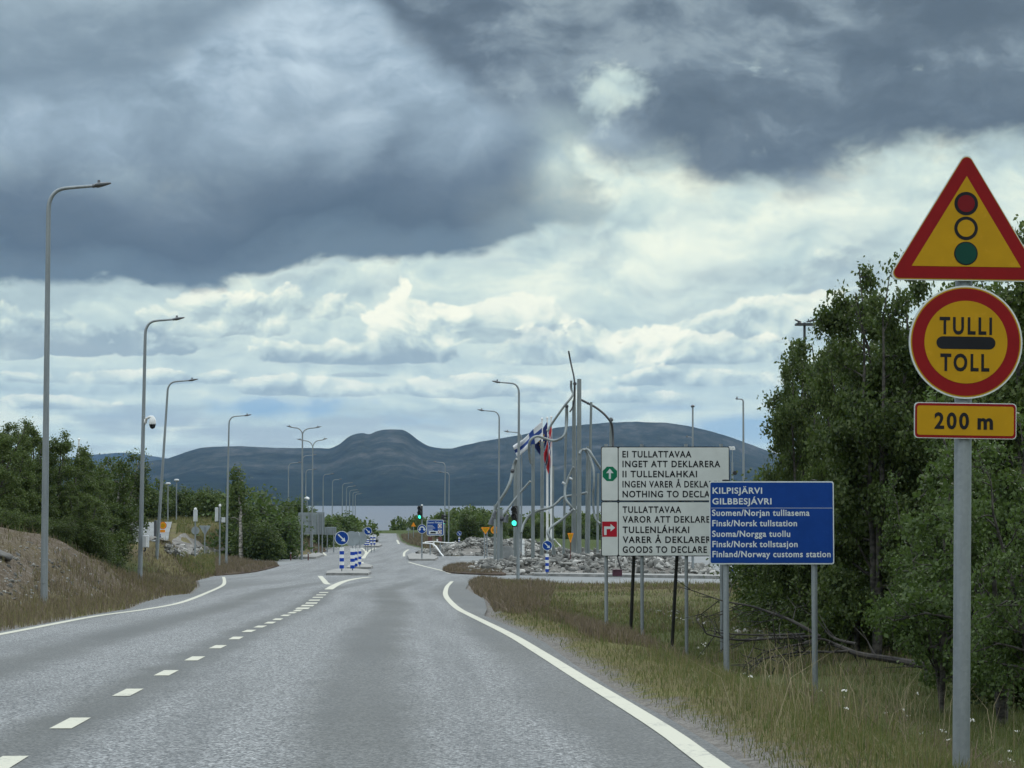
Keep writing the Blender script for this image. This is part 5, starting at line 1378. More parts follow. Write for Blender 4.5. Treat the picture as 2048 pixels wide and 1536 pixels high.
# ---- oncoming car
f = Fr(739, 288, 'P', .01); t = thing('car', f.loc, 'white oncoming car with lit headlamp behind the second island signs', 'car'); 
W = .9
def loft(secs, name, m, parent=t, sm=True):
    mb = MB(); n = len(secs[0]); vs = [q for s_ in secs for q in s_]
    mb.add(vs, [(i * n + k, i * n + (k + 1) % n, (i + 1) * n + (k + 1) % n, (i + 1) * n + k) for i in range(len(secs) - 1) for k in range(n)]); mb.add(secs[0], [tuple(range(n))]); mb.add(secs[-1], [tuple(range(n - 1, -1, -1))])
    return mb.build(name, m, parent, sm)
def sec(y, w, z0, z1, r=.12): return [(x, y, z) for x, z in rrect(-w, z0, w, z1, r, 3)]
loft([sec(0, .72, .3, .72), sec(.08, .84, .24, .80), sec(.9, .9, .22, .95), sec(1.3, .9, .22, 1.0), sec(3.4, .9, .22, 1.02), sec(4.2, .86, .26, .98), sec(4.35, .78, .35, .9)], 'body', 'car_paint')
loft([sec(1.25, .80, .95, 1.0, .02), sec(1.95, .66, .96, 1.42, .1), sec(3.2, .66, .96, 1.46, .1), sec(4.1, .78, .95, 1.0, .02)], 'cabin', 'glass_dark')
loft([sec(1.95, .64, 1.41, 1.46, .02), sec(2.4, .66, 1.44, 1.50, .02), sec(3.2, .64, 1.44, 1.49, .02)], 'roof', 'car_paint')
for sx in (-1, 1):
    mb = MB(); mb.plate(circle(sx * .62, .66, .12, 16), -.02, .06, 0); mb.build('headlight', 'headlight', t)
    for yy in (.85, 3.45):
        mb = MB(); mb.tube([(sx * .74, yy, .31), (sx * .92, yy, .31)], .31, 18); w_ = mb.build('wheel', 'rubber', t, True)
        mb = MB(); mb.tube([(sx * .90, yy, .31), (sx * .935, yy, .31)], .19, 14); mb.build('rim', 'alu_back', w_, True)
mb = MB(); mb.box((-.5, -.03, .36), (.5, .05, .52)); mb.build('grille', 'black', t)
# a bird far up
b = thing('bird', at(1240, 686, 300), 'tiny dark bird gliding in the sky above the sculpture', 'bird')
mb = MB(); mb.tube([(-.02, -.22, 0), (0, -.08, .02), (0, .1, .01), (0, .3, 0)], [.02, .06, .05, .02], 8)
for sg in (-1, 1): mb.add([(sg * .03, -.06, .03), (sg * .28, -.10, .12), (sg * .5, .02, .08), (sg * .26, .06, .11), (sg * .03, .08, .03)], [(0, 1, 2, 3, 4)])
mb.build('body', 'black', b)

# ------------------------------------------------------------------ rocks
rg = np.random.default_rng(11)
def ico():
    bm = bmesh.new(); bmesh.ops.create_icosphere(bm, subdivisions=2, radius=1.0)
    v = np.array([q.co[:] for q in bm.verts]); f = np.array([[q.index for q in p.verts] for p in bm.faces]); bm.free(); return v, f
IV, IF = ico()
def rock_shape(r):
    v = IV.copy()
    for _ in range(13):                                   # planar breaks make it angular
        n = r.normal(size=3); n /= np.linalg.norm(n); d = r.uniform(.28, .62)
        k = v @ n; v -= np.outer(np.maximum(k - d, 0), n)
    return v * np.array([1, r.uniform(.55, .95), r.uniform(.35, .7)])
SHAPES = [rock_shape(rg) for _ in range(14)]
def rocks_mesh(name, P3, S, parent=None, kind=None):
    Vs, Fs = [], []; o = 0
    for p, s in zip(P3, S):
        v = SHAPES[rg.integers(14)] * s
        q = rg.normal(size=(3, 3)); q, _ = np.linalg.qr(np.eye(3) + q * .45)
        Vs.append(v @ q.T + p); Fs.append(IF + o); o += len(v)
    ob = np_mesh(name, np.concatenate(Vs), np.concatenate(Fs), 'rock', parent)
    if kind: tag(ob, kind=kind)
    return ob
def in_poly(poly, n, r):
    q = np.array(poly); lo, hi = q.min(0), q.max(0); out = []
    while len(out) < n:
        c = r.uniform(lo, hi, size=(4000, 2)); d = poly_dist(poly, c[:, 0], c[:, 1]); c = c[d < 0]; out += list(zip(c[:, 0], c[:, 1], -poly_dist(poly, c[:, 0], c[:, 1])))
    return np.array(out[:n])
def rock_field(name, poly, h, ramp, n, smin, smax, label):
    cl = np.array(in_poly(poly, n, rg))
    hh = h * ss(0, ramp, cl[:, 2]) + lumps(cl[:, 0] * 1.5, cl[:, 1] * 1.5, .3) * .45 * ss(0, ramp, cl[:, 2])
    z = P(cl[:, 1]) + np.maximum(hh, 0)
    S = smin * (smax / smin) ** (rg.random(n) ** 2.2)
    ob = rocks_mesh(name, np.stack([cl[:, 0], cl[:, 1], z + S * .12], -1), S, kind='stuff')
    ob['label'] = label
    sheet(name + '_bed', poly, 'gravel', lambda x, y: P(y) + 0.03 + np.maximum(0, h * ss(0, ramp, -poly_dist(poly, x, y)) - .1), list(np.arange(min(p[1] for p in poly), max(p[1] for p in poly), 1.2)))
    # vertical cuts so the mound has a body
    return ob
R1 = G2([(905, 1146), (960, 1149.5), (1060, 1150.5), (1180, 1151.5), (1300, 1152.5), (1390, 1153.5), (1440, 1153), (1425, 1139), (1385, 1128), (1330, 1122), (1180, 1119), (1060, 1119), (980, 1120), (938, 1128), (914, 1138)])
rock_field('rock_field', R1, .75, 4.5, 6500, .11, .55, 'heap of pale broken rocks round the sculpture')
R2 = G2([(832, 1111), (880, 1112), (930, 1111), (985, 1113), (1060, 1111), (1140, 1108), (1140, 1098), (1020, 1096.5), (930, 1097), (870, 1098), (840, 1102)])
rock_field('rock_field', R2, .95, 6, 3000, .15, .65, 'low ridge of broken rocks behind the sculpture and beside the pipe railing')
# rocks on the left slopes
def rocks_on_px(name, pts, n, smin, smax, label):
    q = in_poly(pts, n, rg); PP = []
    for x, y, _ in q:
        g_ = gpT(x, y); PP.append(tuple(g_))
    S = smin * (smax / smin) ** (rg.random(n) ** 2)
    ob = rocks_mesh(name, np.array(PP), S, kind='stuff'); ob['label'] = label
rocks_on_px('stone_slope', [(330, 1091), (380, 1091), (432, 1101), (440, 1110), (400, 1112), (345, 1110), (330, 1104)], 420, .15, .5, 'grey rubble strip under the round sign back')
rocks_on_px('stone_slope', [(452, 1084), (500, 1080), (540, 1092), (562, 1108), (520, 1105), (470, 1100)], 420, .15, .5, 'grey rubble on the end of the grassy rise')
rocks_on_px('bank_stones', [(0, 1095), (60, 1085), (130, 1100), (200, 1150), (235, 1200), (180, 1215), (60, 1215), (0, 1215)], 420, .03, .12, 'loose stones scattered over the bank')
bk = at(8, 1118, 60); bk.z = T(bk.x, bk.y)
for k, (px, Y, S, lb) in enumerate(((4, 57.5, .45, 'largest grey boulder sunk in the bank at the left edge'), (38, 60, .2, 'smaller boulder right of the large one on the bank'), (60, 64, .22, 'small pale stone on the top of the bank'))):
    p = onT(px, Y); ob = rocks_mesh('boulder', [(0, 0, S * .15)], [S]); ob.location = p; ob.data.materials[0] = M['bank_stone']; tag(ob, lb, 'boulder')
pp = [gpT(1310 + 26 * k + rg.uniform(-10, 10), 1222 + 6.0 * k + rg.uniform(-3, 3), 30, 90) for k in range(9) for _ in range(16)]
ob = rocks_mesh('rubble_strip', np.array([tuple(p) for p in pp]) + rg.normal(size=(len(pp), 3)) * [.25, .9, .01], .05 + .16 * rg.random(len(pp)) ** 2, kind='stuff'); ob['label'] = 'pale strip of rubble in the grass under the white sign'

# ------------------------------------------------------------------ trees
def leaf_cards(C, size, r, droop=.35, out=None):
    """small four cornered leaves, folded along the middle, at points C"""
    n = len(C)
    a = r.normal(size=(n, 3)); a[:, 2] -= droop; a /= np.linalg.norm(a, axis=1, keepdims=True)
    b = r.normal(size=(n, 3)); b[:, 2] += .5
    b -= a * (a * b).sum(1, keepdims=True); b /= np.linalg.norm(b, axis=1, keepdims=True)
    c = np.cross(a, b)
    s = size * r.uniform(.65, 1.35, size=(n, 1))
    p0 = C - a * s * .5; p2 = C + a * s * .6; p1 = C + b * s * .36 + c * s * .1; p3 = C - b * s * .36 + c * s * .1
    V = np.stack([p0, p1, p2, p3], 1).reshape(-1, 3)
    Fq = np.arange(4 * n).reshape(n, 4)
    return V, Fq
def grow(seed, h, spread, stems, n_leaf, size, low=.12, dens=1.0, lean=.25, clump=.16, bare=.0):
    """a many stemmed mountain birch: returns stem tubes and leaf points"""
    r = np.random.default_rng(seed); tubes = []; tw = []; wts = []
    for s in range(stems):
        az = 2 * math.pi * (s + r.uniform(-.3, .3)) / stems; ln = lean * r.uniform(.35, 1.2)
        hh = h * r.uniform(.72, 1.0) if s else h
        k = 9; pts = []; x = y = 0.0; wob = r.normal(size=(k + 1, 2)) * .045 * h / 4
        for i in range(k + 1):
            t = i / k
            pts.append(np.array([math.cos(az) * ln * hh * t ** 1.3 + wob[i, 0] * t, math.sin(az) * ln * hh * t ** 1.3 + wob[i, 1] * t, hh * t]))
        r0 = .013 * hh * r.uniform(.8, 1.2) + .02
        tubes.append((pts, [max(.006, r0 * (1 - .9 * i / k)) for i in range(k + 1)]))
        nb_ = int(15 * dens)
        for b in range(nb_):
            t = low + (1 - low) * ((b + r.uniform(0, 1)) / nb_)
            i = min(k - 1, int(t * k)); f_ = t * k - i; p = pts[i] * (1 - f_) + pts[i + 1] * f_
            ba = r.uniform(0, 6.28) if r.random() < .5 else az + r.normal() * .9
            up = r.uniform(.25, .95); L = spread * (1.08 - t) ** .62 * r.uniform(.45, 1.15) * (.55 + .45 * min(1, t / .3))
            d = np.array([math.cos(ba), math.sin(ba), up]); d /= np.linalg.norm(d)
            q = [p]; cur = p.copy(); m = 5
            for j in range(m):
                d = d + r.normal(size=3) * .22 + np.array([0, 0, -.05 * j]); d /= np.linalg.norm(d); cur = cur + d * L / m; q.append(cur.copy())
                if j >= 1:
                    for _ in range(2):
                        d2 = d + r.normal(size=3) * .75; d2[2] += .1; d2 /= np.linalg.norm(d2); l2 = L * r.uniform(.18, .42)
                        e = cur + d2 * l2; tw.append((cur.copy(), e)); wts.append(l2)
                        tubes.append(([cur.copy(), (cur + e) / 2 + r.normal(size=3) * .03, e], [.009, .006, .003]))
            tubes.append((q, [max(.004, .30 * r0 * (1.1 - t) * (1 - .8 * j / m) + .006) for j in range(m + 1)]))
            tw.append((q[2], q[-1])); wts.append(L * .5)
    A = np.array([a for a, _ in tw]); B = np.array([b for _, b in tw]); w = np.array(wts)
    keep = r.random(len(w)) > bare; A, B, w = A[keep], B[keep], w[keep]
    w = w * r.uniform(.3, 1.7, size=len(w)); w /= w.sum()
    idx = r.choice(len(w), size=n_leaf, p=w); t = r.uniform(.1, 1.12, size=(n_leaf, 1))
    C = A[idx] * (1 - t) + B[idx] * t + r.normal(size=(n_leaf, 3)) * clump
    C[:, 2] = np.maximum(C[:, 2], .08)
    return tubes, C, r
def tree_proto(seed, h, spread, stems, n_leaf, size, leafm, barkm='bark', thick=1.0, nside=6, **kw):
    tubes, C, r = grow(seed, h, spread, stems, n_leaf, size, **kw)
    mb = MB()
    for pts, rad in tubes: mb.tube([tuple(p) for p in pts], [x * thick for x in rad], nside if rad[0] > .02 else 4, 0, False)
    root = bpy.data.objects.new('birch_tree', None); COL.objects.link(root)
    mb.build('trunk', barkm, root, True)
    for md in list(root.children[0].modifiers): root.children[0].modifiers.remove(md)
    V, Fq = leaf_cards(C, size, r)
    np_mesh('crown', V, Fq, leafm, root)
    return root
def copy_thing(o):
    c = o.copy(); COL.objects.link(c)
    for ch in o.children:
        d = ch.copy(); COL.objects.link(d); d.parent = c
    return c
used = set()
def plant(proto, H, px, top, Y, rz, label, group, wide=1.0, cat='tree', base=None):
    o = copy_thing(proto) if proto.name in used else proto
    used.add(proto.name)
    p = base if base is not None else onT(px, Y)
    hh = at(px, top, Y).z - p.z
    s = hh / H
    o.location = p; o.scale = (s * wide, s * wide, s); o.rotation_euler = (0, 0, rz)
    tag(o, label, cat, group)
    return o
# near birches on the right
RB = 'mountain birches right of the road'
bA = tree_proto(21, 6.0, 1.9, 4, 44000, .072, 'leaf_dark', low=.06, lean=.24, clump=.10, bare=.20)
bB = tree_proto(34, 6.0, 1.7, 5, 44000, .072, 'leaf_mid', low=.05, lean=.28, clump=.10, bare=.20)
bL = tree_proto(55, 4.2, 1.45, 4, 16000, .066, 'leaf_light', 'bark', low=.12, lean=.24, clump=.08, bare=.25)
bush = tree_proto(77, 2.2, 1.15, 7, 18000, .06, 'leaf_mid', low=.02, lean=.38, clump=.13)
bushD = tree_proto(78, 2.2, 1.15, 7, 18000, .06, 'leaf_dark', low=.02, lean=.38, clump=.13)
white_b = tree_proto(91, 5.0, 1.35, 3, 11000, .10, 'leaf_dark', 'bark_white', thick=1.3, low=.34, lean=.22, clump=.15)
tall = tree_proto(98, 5.0, 1.25, 1, 2000, .15, 'leaf_mid', 'bark_white', thick=1.7, low=.40, lean=.06, clump=.18)
far_a = tree_proto(101, 4.0, 1.5, 4, 4200, .19, 'leaf_mid', low=.05, lean=.28, clump=.2, nside=4)
far_b = tree_proto(102, 4.0, 1.7, 5, 4200, .19, 'leaf_dark', low=.03, lean=.32, clump=.22, nside=4)
far_c = tree_proto(103, 3.0, 1.7, 6, 3600, .18, 'leaf_light', low=.02, lean=.36, clump=.22, nside=4)
for p, H, px, top, Y, rz, w, lb in (
    (bA, 6.0, 1752, 520, 42.0, .4, .76, 'tallest dark birch in full view, crown against the sky left of the triangle sign'),
    (bB, 6.0, 1712, 650, 46.0, 2.1, .52, 'birch whose crown reaches out above the right corner of the blue town sign'),
    (bA, 6.0, 1600, 715, 50.0, 4.0, .50, 'leftmost tall birch of the right stand, just above the blue town sign'),
    (bB, 6.0, 1840, 600, 43.0, 1.0, 1.0, 'birch behind the TULLI disc, left of the sign post'),
    (bB, 6.0, 2050, 430, 36.0, 0.2, .85, 'tall birch at the right edge, behind the right corner of the triangle sign'),
    (bA, 6.0, 1945, 640, 46.0, 5.1, 1.05, 'dark birch straight behind the near sign post'),
    (bA, 6.0, 1710, 690, 54.0, 2.7, .9, 'dark birch in the second row behind the tallest one'),
    (bA, 6.0, 1800, 660, 55.0, .9, 1.1, 'dark birch deep in the stand between sign post and tallest birch'),
    (bB, 6.0, 2120, 520, 42.0, 2.4, 1.0, 'birch mostly cut by the right picture edge'),
    (bA, 6.0, 1605, 840, 57.0, 5.6, .8, 'low dark birch peeping left past the blue town sign'),
    (bB, 6.0, 1900, 760, 60.0, 3.6, 1.1, 'birch in the last row of the right stand'),
    (bB, 6.0, 2020, 700, 56.0, 4.4, 1.1, 'birch in the last row near the right edge'),
    (bL, 4.2, 1545, 925, 62.0, .6, .9, 'small light green birch beyond the upper right corner of the blue sign'),
    (bL, 4.2, 2000, 800, 27.0, 1.9, 1.0, 'light green young birch right of the near sign post'),
    (bL, 4.2, 1880, 905, 29.5, 4.4, .8, 'light green young birch just left of the near sign post'),
    (bL, 4.2, 2075, 900, 24.0, 3.1, .85, 'light green young birch at the right picture edge'),
    (bL, 4.2, 1850, 960, 36.5, 2.2, .7, 'low light green birch under the dark crowns left of the sign post')):
    plant(p, H, px, top, Y, rz, lb, RB, w)
bs = [(1578, 1085, 60, bush, 'bush beside the white trestle'), (1625, 1060, 54, bushD, 'dark bush right below the blue sign corner'), (1680, 1040, 51, bush, 'bush behind the right post of the blue sign'), (1730, 1030, 49, bushD, 'dark bush at the foot of the tallest birch'),
      (1780, 1060, 48, bushD, 'dark bush above the fallen trunk'), (1850, 1080, 46, bushD, 'dark bush above the thick end of the fallen trunk'), (1920, 1060, 43, bushD, 'dark bush behind the near sign post'), (1990, 1100, 33, bush, 'bush right of the near sign post, at its lower half'),
      (2060, 1080, 30, bushD, 'dark bush at the right edge under the light birch'), (1570, 990, 66, bushD, 'dark bush far back left of the birches'), (1640, 960, 60, bushD, 'dark bush far back between birch trunks'), (1760, 950, 58, bushD, 'dark bush deep behind the tallest birch'), (1880, 960, 56, bushD, 'dark bush deep behind the light green birch'), (1990, 930, 52, bushD, 'dark bush deep behind the right edge birches')]
for px, top, Y, pr, lb in bs: plant(pr, 2.2, px, top, Y, px * .37, lb, 'bushes under the right birches', 1.1, 'bush')
# left stand
LB = 'birches left of the road'
for i, (p, H, px, top, Y, lb) in enumerate((
    (bB, 6, -30, 850, 70, 'birch cut by the left picture edge'), (bB, 6, 22, 856, 73, 'birch left of the nearest lamp pole, at the edge'), (bA, 6, 66, 852, 78, 'feathery topped birch just left of the nearest lamp pole'),
    (bB, 6, 112, 878, 80, 'birch right behind the nearest lamp pole'), (bA, 6, 142, 915, 84, 'birch under the bare white flagpole'), (bB, 6, 190, 950, 90, 'lower birch between the flagpole and the white stemmed birch'),
    (white_b, 5, 212, 905, 106, 'white stemmed birch in front of the left stand, above the lawn'), (white_b, 5, 240, 915, 109, 'white stemmed birch nearest to the dome camera pole'), (bB, 6, 165, 985, 76, 'low dark birch behind the stony bank'),
    (bA, 6, 84, 960, 74, 'low dark birch left of the lamp, behind the bank'), (bB, 6, 18, 960, 71, 'low birch at the left edge behind the boulder'), (bA, 6, 232, 962, 112, 'birch partly behind the pole with the dome camera'))):
    plant(p, H, px, top, Y, i * 1.7 + .3, lb, LB, 1.15 if p is not white_b else .95)
for i, (px, top, Y, pr) in enumerate(((120, 1040, 72, bushD), (180, 1050, 76, bushD), (196, 1075, 104, bushD), (236, 1096, 114, bush), (60, 1030, 70, bush), (5, 1020, 68, bush), (200, 1035, 108, bushD), (250, 1112, 117, bushD), (150, 1010, 80, bushD))):
    plant(pr, 2.2, px, top, Y, i * 2.1, ('dark' if pr is bushD else 'green') + ' bush at the foot of the left birches, ' + ['right of the nearest lamp', 'midway to the white stems', 'under the white stems', 'by the dome camera pole', 'left of the nearest lamp', 'at the picture edge', 'left of the white stems', 'between the two lamp poles', 'far back behind the lamp'][i], 'bushes left of the road', 1.3, 'bush')
# birches on the rise
mid = [(300, 962, 214, 'over the pale parking lot'), (322, 975, 226, 'left of the mushroom lamps'), (342, 985, 232, 'between the mushroom lamps'), (365, 972, 228, 'right of the mushroom lamps'), (388, 980, 224, 'above the round sign back'), (405, 985, 232, 'above the triangular sign back'), (422, 975, 222, 'left of the signal seen from behind'), (445, 980, 226, 'behind the signal seen from behind'), (465, 975, 216, 'left of the tall thin birch'), (281, 960, 222, 'behind the dome camera pole'), (258, 965, 216, 'left above the parking lot')]
for i, (px, top, Y, wh) in enumerate(mid):
    plant((far_a, far_b)[i % 2], 4.0, px, top, Y, i * 1.3, 'small birch along the top of the left rise, ' + wh, 'birches on the left rise', 1.25)
plant(tall, 5.0, 483, 936, 186, .5, 'tall thin birch with a bare white stem on the end of the rise', 'birches on the left rise', 1.0)
for i, (px, top, Y, wh) in enumerate(((502, 995, 196, 'right of the tall thin birch'), (520, 988, 202, 'highest of the hedge like row'), (540, 1005, 198, 'in the middle of the row'), (556, 1030, 194, 'right end of the row'), (500, 1030, 188, 'front left of the row'), (530, 1045, 186, 'front middle of the row'), (566, 1035, 212, 'behind the row end'), (548, 1062, 186, 'lowest at the rubble end'))):
    plant((far_c, far_a, far_b)[i % 3], (3.0, 4.0, 4.0)[i % 3], px, top, Y, i * 1.1, 'leafy bush down the end of the rise, ' + wh, 'bushes at the end of the left rise', 1.3, 'bush')
for i, (px, top, Y, wh) in enumerate(((588, 1000, 238, 'left of the two armed lamps'), (612, 1005, 242, 'above the wide sign back'), (640, 1035, 250, 'right of the wide sign back'), (662, 1030, 262, 'above the low sign back'), (684, 1030, 275, 'above the nearest arrow disc'), (702, 1050, 290, 'right of the arrow disc'), (716, 1059, 305, 'last before the lake'), (598, 1040, 228, 'low at the left lamp row'))):
    plant((far_c, far_a)[i % 2], (3.0, 4.0)[i % 2], px, top, Y, i * 1.9, 'distant green birch bush behind the big sign backs, ' + wh, 'bushes behind the sign backs', 1.35, 'bush')
# trees beyond the rocks
beyond = [(898, 1040, 262, 'by the blue information board'), (918, 1050, 258, 'above the small arrow sign'), (940, 1024, 250, 'tall one left of the orange triangle'), (962, 1020, 256, 'tallest of the clump left of the sculpture'), (982, 1036, 262, 'behind the orange round sign'), (1003, 1042, 258, 'behind the left thick column'), (1022, 1050, 270, 'left of the near green signal'), (1048, 1046, 262, 'above the pale bollard'), (1072, 1040, 266, 'left of the flagpoles'), (1096, 1046, 260, 'behind the flagpoles'), (1118, 1040, 268, 'right of the flagpoles'), (1140, 1044, 262, 'behind the yellow triangle'), (1166, 1040, 266, 'right of the thick columns'), (1190, 1038, 260, 'by the left edge of the white sign'), (1215, 1060, 256, 'under the white sign, left post'), (878, 1058, 280, 'behind the blue information board'), (1000, 1062, 250, 'low one behind the rocks'), (1060, 1066, 248, 'low one right of the near lamp'), (1130, 1064, 250, 'low one beside the columns')]
for i, (px, top, Y, wh) in enumerate(beyond):
    plant((far_a, far_c, far_b)[i % 3], (4.0, 3.0, 4.0)[i % 3], px, top, Y, i * 2.3, 'distant birch beyond the rock heap, ' + wh, 'birches beyond the rocks', 1.15)
for i in range(15):
    px = 1040 + 27 * i + (i * 37 % 11); plant((far_c, far_b)[i % 2], (3.0, 4.0)[i % 2], px, 1078 - (i * 29 % 9), 244 + i * 17 % 9, i * 1.37, 'low bush in the row right behind the rock heap, ' + ['left of the near lamp', 'right of the near lamp', 'by the bollard', 'left of the flagpoles', 'at the flagpoles', 'behind the yellow triangle', 'behind the thick columns', 'right of the thick columns', 'left of the white sign', 'at the white sign edge', 'under the white sign left half', 'under the white sign middle', 'under the white sign right half', 'beside the blue sign', 'behind the blue sign'][i], 'bushes behind the rock heap', 1.5, 'bush')
# the far wood down to the lake: one mass
def far_wood():
    r = np.random.default_rng(70); C = []
    for k in range(520):
        Y = r.uniform(285, 610)
        px = r.uniform(790, 1720) if r.random() < .72 else r.uniform(-100, 735 - (Y - 285) * .02)
        if px < 860 and px > 735 and Y < 400: continue
        x = ray(px, HOR)[0] * Y
        z = T(x, Y)
        hgt = r.uniform(1.5, 3.4); 
        if px < 760: hgt *= .8
        wd = hgt * r.uniform(.4, .7); n = 330
        q = r.normal(size=(n, 3)); q /= np.linalg.norm(q, axis=1, keepdims=True); q *= r.uniform(.35, 1.0, size=(n, 1)) ** .5
        q = q * [wd, wd, hgt * .5] + [x, Y, z + hgt * .52]
        C.append(q + r.normal(size=(n, 3)) * .22)
    C = np.concatenate(C)
    V, Fq = leaf_cards(C, .46, r)
    o = np_mesh('far_wood', V, Fq, 'leaf_mid'); tag(o, 'low birch wood reaching down to the lake', None, None, 'stuff')
far_wood()

# ------------------------------------------------------------------ the fallen tree
def fallen():
    r = np.random.default_rng(8)
    Y0 = 39.0
    def g_(px, py, Y): return at(px, py, Y)
    root = gpT(1990, 1372, 20, 60)
    t = thing('fallen_tree', root, 'dead fallen birch with bare dark branches lying on the grass behind the blue sign', 'fallen tree')
    def br(name, pts, r0, r1, side=0.0, nb=0):
        q = [at(x, y, Y) - root for x, y, Y in pts]; q = spline(q, 5)
        mb = MB(); mb.tube(q, [r0 + (r1 - r0) * i / (len(q) - 1) for i in range(len(q))], 8)
        for k in range(nb):
            i = int(len(q) * (.25 + .7 * (k + r.random()) / nb)); i = min(i, len(q) - 2); d = (q[i + 1] - q[i]).normalized()
            d2 = (d + Vector(r.normal(size=3)) * .65).normalized(); L = r.uniform(.25, .9)
            c = q[i]; m = c + d2 * L * .5 + Vector(r.normal(size=3)) * .05; e = c + d2 * L + Vector(r.normal(size=3)) * .08
            mb.tube([c, m, e], [max(r1 * .9, .010), .009, .004], 5)
            if L > .45:
                d3 = (d2 + Vector(r.normal(size=3)) * .6).normalized(); mb.tube([m, m + d3 * L * .4], [.008, .003], 4)
        mb.build(name, 'dead_wood', t, True)
    br('trunk', [(2010, 1372, 36), (1900, 1342, 37.5), (1800, 1322, 38.5), (1725, 1310, 39), (1690, 1298, 39.3), (1655, 1283, 39.5)], .075, .035, nb=5)
    br('branch', [(1700, 1302, 39.2), (1660, 1304, 39.0), (1600, 1304, 38.6), (1545, 1314, 38.2), (1515, 1320, 38)], .026, .008, nb=14)
    br('branch', [(1668, 1288, 39.4), (1640, 1278, 39.2), (1600, 1288, 38.9), (1560, 1296, 38.6), (1522, 1306, 38.3)], .026, .008, nb=14)
    br('branch', [(1712, 1288, 39.4), (1672, 1278, 39.8), (1650, 1262, 40)], .030, .012, nb=3)
    br('branch', [(1640, 1272, 39.6), (1560, 1276, 39.4), (1480, 1280, 39.2), (1420, 1270, 39), (1410, 1262, 39)], .028, .008, nb=8)
    br('branch', [(1610, 1268, 39.8), (1540, 1270, 40), (1460, 1268, 40), (1425, 1262, 40)], .022, .008, nb=6)
    br('branch', [(1640, 1275, 40.2), (1600, 1250, 40.6), (1560, 1232, 41), (1500, 1212, 41.4), (1455, 1204, 41.6), (1422, 1194, 41.8)], .034, .009, nb=14)
fallen()

# ------------------------------------------------------------------ grass
def blades(name, X, Y, H, Wd, mat, r, label, lean=.35, zoff=0.0):
    z, _ = Tfull(X, Y); n = len(X)
    a = r.uniform(0, 6.283, n); dx, dy = np.cos(a), np.sin(a)
    la = r.uniform(0, 6.283, n); ln = np.abs(r.normal(size=n)) * lean * H
    lx, ly = np.cos(la) * ln, np.sin(la) * ln
    B = np.stack([X, Y, z - .03 + zoff], -1); w = Wd[:, None] * np.stack([dx, dy, np.zeros(n)], -1)
    mid_ = B + np.stack([lx * .3, ly * .3, H * .55], -1); tip = B + np.stack([lx, ly, H * (1 - .3 * np.minimum(1, ln / H))], -1)
    V = np.stack([B - w, B + w, mid_ + w * .8, mid_ - w * .8, tip + w * .18, tip - w * .18], 1).reshape(-1, 3)
    i = np.arange(n) * 6
    Fq = np.concatenate([np.stack([i, i + 1, i + 2, i + 3], -1), np.stack([i + 3, i + 2, i + 4, i + 5], -1)])
    o = np_mesh(name, V, Fq, mat); o['kind'] = 'stuff'; o['label'] = label
    return o
def scatter(n, ya, yb, xf0, xf1, r, pw=1.6):
    """points over a depth range, thinning with distance"""
    if abs(pw - 1) < 1e-6: pw = 1.001
    u = r.random(n); Y = (ya ** (1 - pw) + u * (yb ** (1 - pw) - ya ** (1 - pw))) ** (1 / (1 - pw))
    a, b = xf0(Y), xf1(Y); X = a + (b - a) * r.random(n)
    return X, Y
r = np.random.default_rng(3)
xe_y = np.array([p[1] for p in right_edge[12:]][::-1]); xe_x = np.array([p[0] for p in right_edge[12:]][::-1])
o_ = np.argsort(xe_y); xe = lambda Y: np.interp(Y, xe_y[o_], xe_x[o_])
def verge(n, ya, yb, wide, seedn, pw):
    X, Y = scatter(n, ya, yb, lambda y: xe(y) + .12, lambda y: xe(y) + wide(y), r, pw)
    d = road_dist(X, Y); k = (d > .10) & (lumps(X * 2.3 + 7, Y * 1.6) + r.normal(size=len(d)) * .25 > -.75) & (r.random(len(d)) < np.clip(.22 + d * 1.7, 0, 1) * (d > .16) + .07)
    return X[k], Y[k], d[k]
X, Y, d = verge(330000, 10.5, 106, lambda y: 9 + y * .18, 1, 1.55)
nz = lumps(X * 1.7, Y * .9) * 1.6 + r.normal(size=len(X)) * .35
lod = np.maximum(1, Y / 26)
green = ((d + .5 * nz > 2.3) & (Y < 80) & (r.random(len(X)) < .8)) | ((d < 1.4) & (r.random(len(X)) < .30))
brown = ~green & (((nz < .05) & (d > .9)) | ((Y > 72) & (r.random(len(X)) < .8)))
oth = ~green & ~brown
hs = np.clip(.40 + d * .55, .45, 1.0)
def W(k, w): return w * lod[k] * r.uniform(.6, 1.3, k.sum())
blades('verge_grass', X[oth], Y[oth], r.uniform(.04, .17, oth.sum()) * hs[oth], W(oth, .0030), 'blade', r, 'olive and straw coloured verge grass right of the road')
blades('verge_grass', X[brown], Y[brown], r.uniform(.06, .24, brown.sum()) * hs[brown], W(brown, .0028), 'blade_brown', r, 'purple brown seeding grass right of the road')
blades('verge_grass', X[green], Y[green], r.uniform(.05, .20, green.sum()) * hs[green], W(green, .0036), 'blade_green', r, 'green grass in the ditch and under the birches')
